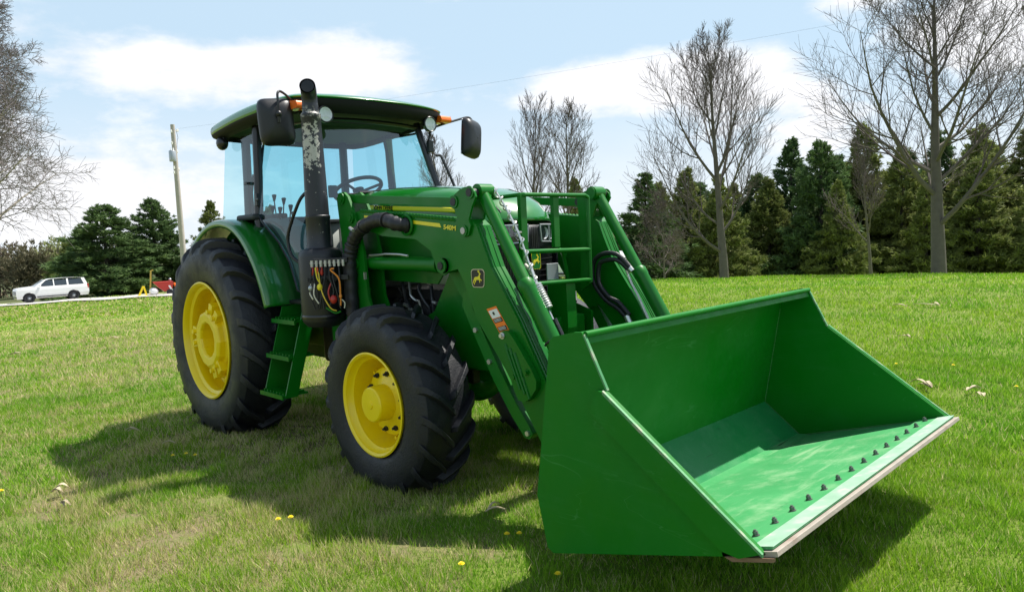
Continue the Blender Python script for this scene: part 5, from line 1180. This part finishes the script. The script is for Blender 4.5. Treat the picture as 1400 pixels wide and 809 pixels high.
# ------------------------------------------------------------------ red and yellow implement by the drive
ix, iy = -47.3, 13.0; im = empty('farm_implement', 'red and yellow farm implement with a white tank at the foot of the evergreens', 'farm implement', (ix, iy, hz(ix, iy)), 1.35); im.scale = (.80, .80, .78)
g = MB(); g.prism([(.15, 1.25), (1.75, 1.25), (1.65, .65), (1.0, .35), (.55, .75)], -.6, .6); g.build('red_hopper', M_red, im, bevel=.03)
g = MB(); g.prism([(1.3, .9), (1.45, .9), (1.75, .25), (1.55, .25)], -.64, -.60); g.build('white_panel', M_white, im)
g = MB(); g.beam((-1.05, -.3, .05), (-.65, -.3, .95), .16, .16); g.beam((-.62, -.3, .95), (-.42, -.3, .1), .14, .14); g.box((-.7, -.3, .1), (.9, .3, .16)); g.build('yellow_frame', M_yellow, im, bevel=.02)
g = MB(); g.sphere((.15, -.35, .45), .36, 8, (1.05, 1, .95)); g.build('white_tank', M_white, im)
g = MB(); g.beam((-.12, 0, .2), (.08, 0, 2.3), .12, .12); g.beam((.0, 0, 2.25), (.28, 0, 2.35), .1, .1); g.build('yellow_post', material('faded_yellow', (.5, .36, .06), .5, var=.2), im)
g = MB(); g.sphere((1.55, 0, 1.42), .12, 6); g.beam((1.55, 0, 1.2), (1.55, 0, 1.4), .05, .05); g.build('cap', M_greymetal, im)
g = MB(); g.tube([(1.75, -.4, .3), (1.95, -.4, .7), (1.8, -.4, 1.1)], .10, 10); g.build('orange_chute', M_orange, im)
g = MB(); g.tube([(1.4, -.7, .28), (1.4, -.55, .28)], .28, 18); g.build('wheel', M_rubber, im)

# ------------------------------------------------------------------ litter and flowers on the lawn
M_husk = material('dry_corn_husk', (.50, .42, .28), .8, var=.2, vscale=20)
def husk(x, y, L, rz, lift, label, n=3, w_=.03):
    L *= .7; w_ *= .8; h_ = MB(); z = hz(x, y)+lift
    for k in range(n):
        a = rz+random.uniform(-.5, .5); l = L*random.uniform(.6, 1.1); x0, y0 = random.uniform(-.02, .02), random.uniform(-.02, .02); P = []
        for i in range(6):
            u = i/5; P.append((x0+l*u*math.cos(a), y0+l*u*math.sin(a), .012+.018*math.sin(PI*u)*(1+k*.3)+.006*k, w_*(math.sin(PI*min(.97, u*.9+.1)))))
        vs = []
        for (px, py, pz_, ww) in P: vs += [(px-ww*math.sin(a)/2, py+ww*math.cos(a)/2, pz_+.006), (px, py, pz_-.002), (px+ww*math.sin(a)/2, py-ww*math.cos(a)/2, pz_+.006)]
        h_.add(vs, [(3*i+j, 3*i+j+1, 3*i+j+4, 3*i+j+3) for i in range(5) for j in range(2)])
    o = h_.build('corn_husk', M_husk, None, loc=(x, y, z), solid=.0015); tag(o, label, 'corn husk', 'corn husks on the lawn')
husk(.86, -2.39, .13, 1.0, .03, 'short curled husk by the bare patch, leftmost on the lawn', 3, .05)
husk(1.17, -2.42, .20, .4, .03, 'pale upright husk just right of the curled one', 2, .028)
husk(2.10, -.98, .22, 2.6, .04, 'thin straw lying in the shadow under the front wheel', 1, .014)
husk(-.42, -1.60, .16, .8, .04, 'pale husk in the tractor shadow', 2, .02)
husk(.30, -1.52, .22, .6, .045, 'thin straw in the middle of the tractor shadow', 1, .012)
husk(4.33, 3.70, .26, 2.3, .03, 'bundle of dry husks on the lawn right of the bucket', 5, .05)
husk(4.60, 3.78, .22, 1.2, .03, 'upright pale husk beside the bundle right of the bucket', 3, .04)
husk(4.75, 3.60, .16, 2.0, .03, 'small brown husk farthest right beside the bundle', 2, .04)
husk(2.62, 10.4, .55, 2.6, .04, 'long pale straw far out on the right lawn', 3, .06)
husk(2.2, 10.1, .40, 2.6, .03, 'second straw left of the long one on the right lawn', 2, .05)
husk(3.3, 6.6, .26, 2.5, .03, 'short straw on the lawn above the far bucket side', 2, .04)
husk(-9.4, -1.05, .4, 1.2, .04, 'pale husk at the left picture edge', 3, .06)
husk(-10.2, .8, .3, 1.2, .04, 'pale husk farther back on the left lawn', 3, .06)
husk(3.35, -.78, .16, 1.2, .03, 'straw between the front wheel and the bucket', 2, .02)
M_dand = material('dandelion_yellow', (.9, .72, .02), .6); M_stem = material('flower_stem', (.12, .25, .03), .6)
DL = [(2.55, -1.65, 'left one of two dandelions in front of the tractor'), (2.60, -1.60, 'right one of two dandelions in front of the tractor'), (3.67, -.95, 'left one of two dandelions near the bucket'), (3.71, -.90, 'right one of two dandelions near the bucket'), (3.76, -1.33, 'dandelion at the bottom of the picture'), (.72, -1.60, 'dandelion at the shadow edge, leftmost'), (.80, -1.53, 'dandelion at the shadow edge, middle'), (.90, -1.50, 'dandelion at the shadow edge, rightmost'),
      (3.77, 4.58, 'dandelion behind the slanted bucket edge'), (4.22, 4.87, 'dandelion right of the bucket, above the husks'), (.60, -2.64, 'dandelion at the left picture edge'), (4.15, -1.09, 'dandelion in the bucket shadow'), (4.9, 4.1, 'yellow dandelion farthest right on the lawn')]
for (x, y, lb) in DL:
    e = empty('dandelion', lb, 'dandelion', (x, y, hz(x, y)), random.random()*3, 'dandelions in the lawn'); hh = random.uniform(.05, .075); e.scale = (.8, .8, 1)
    MB().tube([(0, 0, 0), (.003, .002, hh)], .0018, 5).build('stem', M_stem, e)
    g = MB()
    for ring_, (nr_, rr_2, zz_) in enumerate(((14, .018, .002), (10, .013, .007), (6, .007, .010))):
        for k in range(nr_):
            a = 2*PI*(k+.5*ring_)/nr_; ca, sa = math.cos(a), math.sin(a); g.add([(0, 0, hh), (rr_2*ca-.003*sa, rr_2*sa+.003*ca, hh+zz_), (rr_2*1.15*ca, rr_2*1.15*sa, hh+zz_), (rr_2*ca+.003*sa, rr_2*sa-.003*ca, hh+zz_)], [(0, 1, 2, 3)])
    g.build('flower_head', M_dand, e)
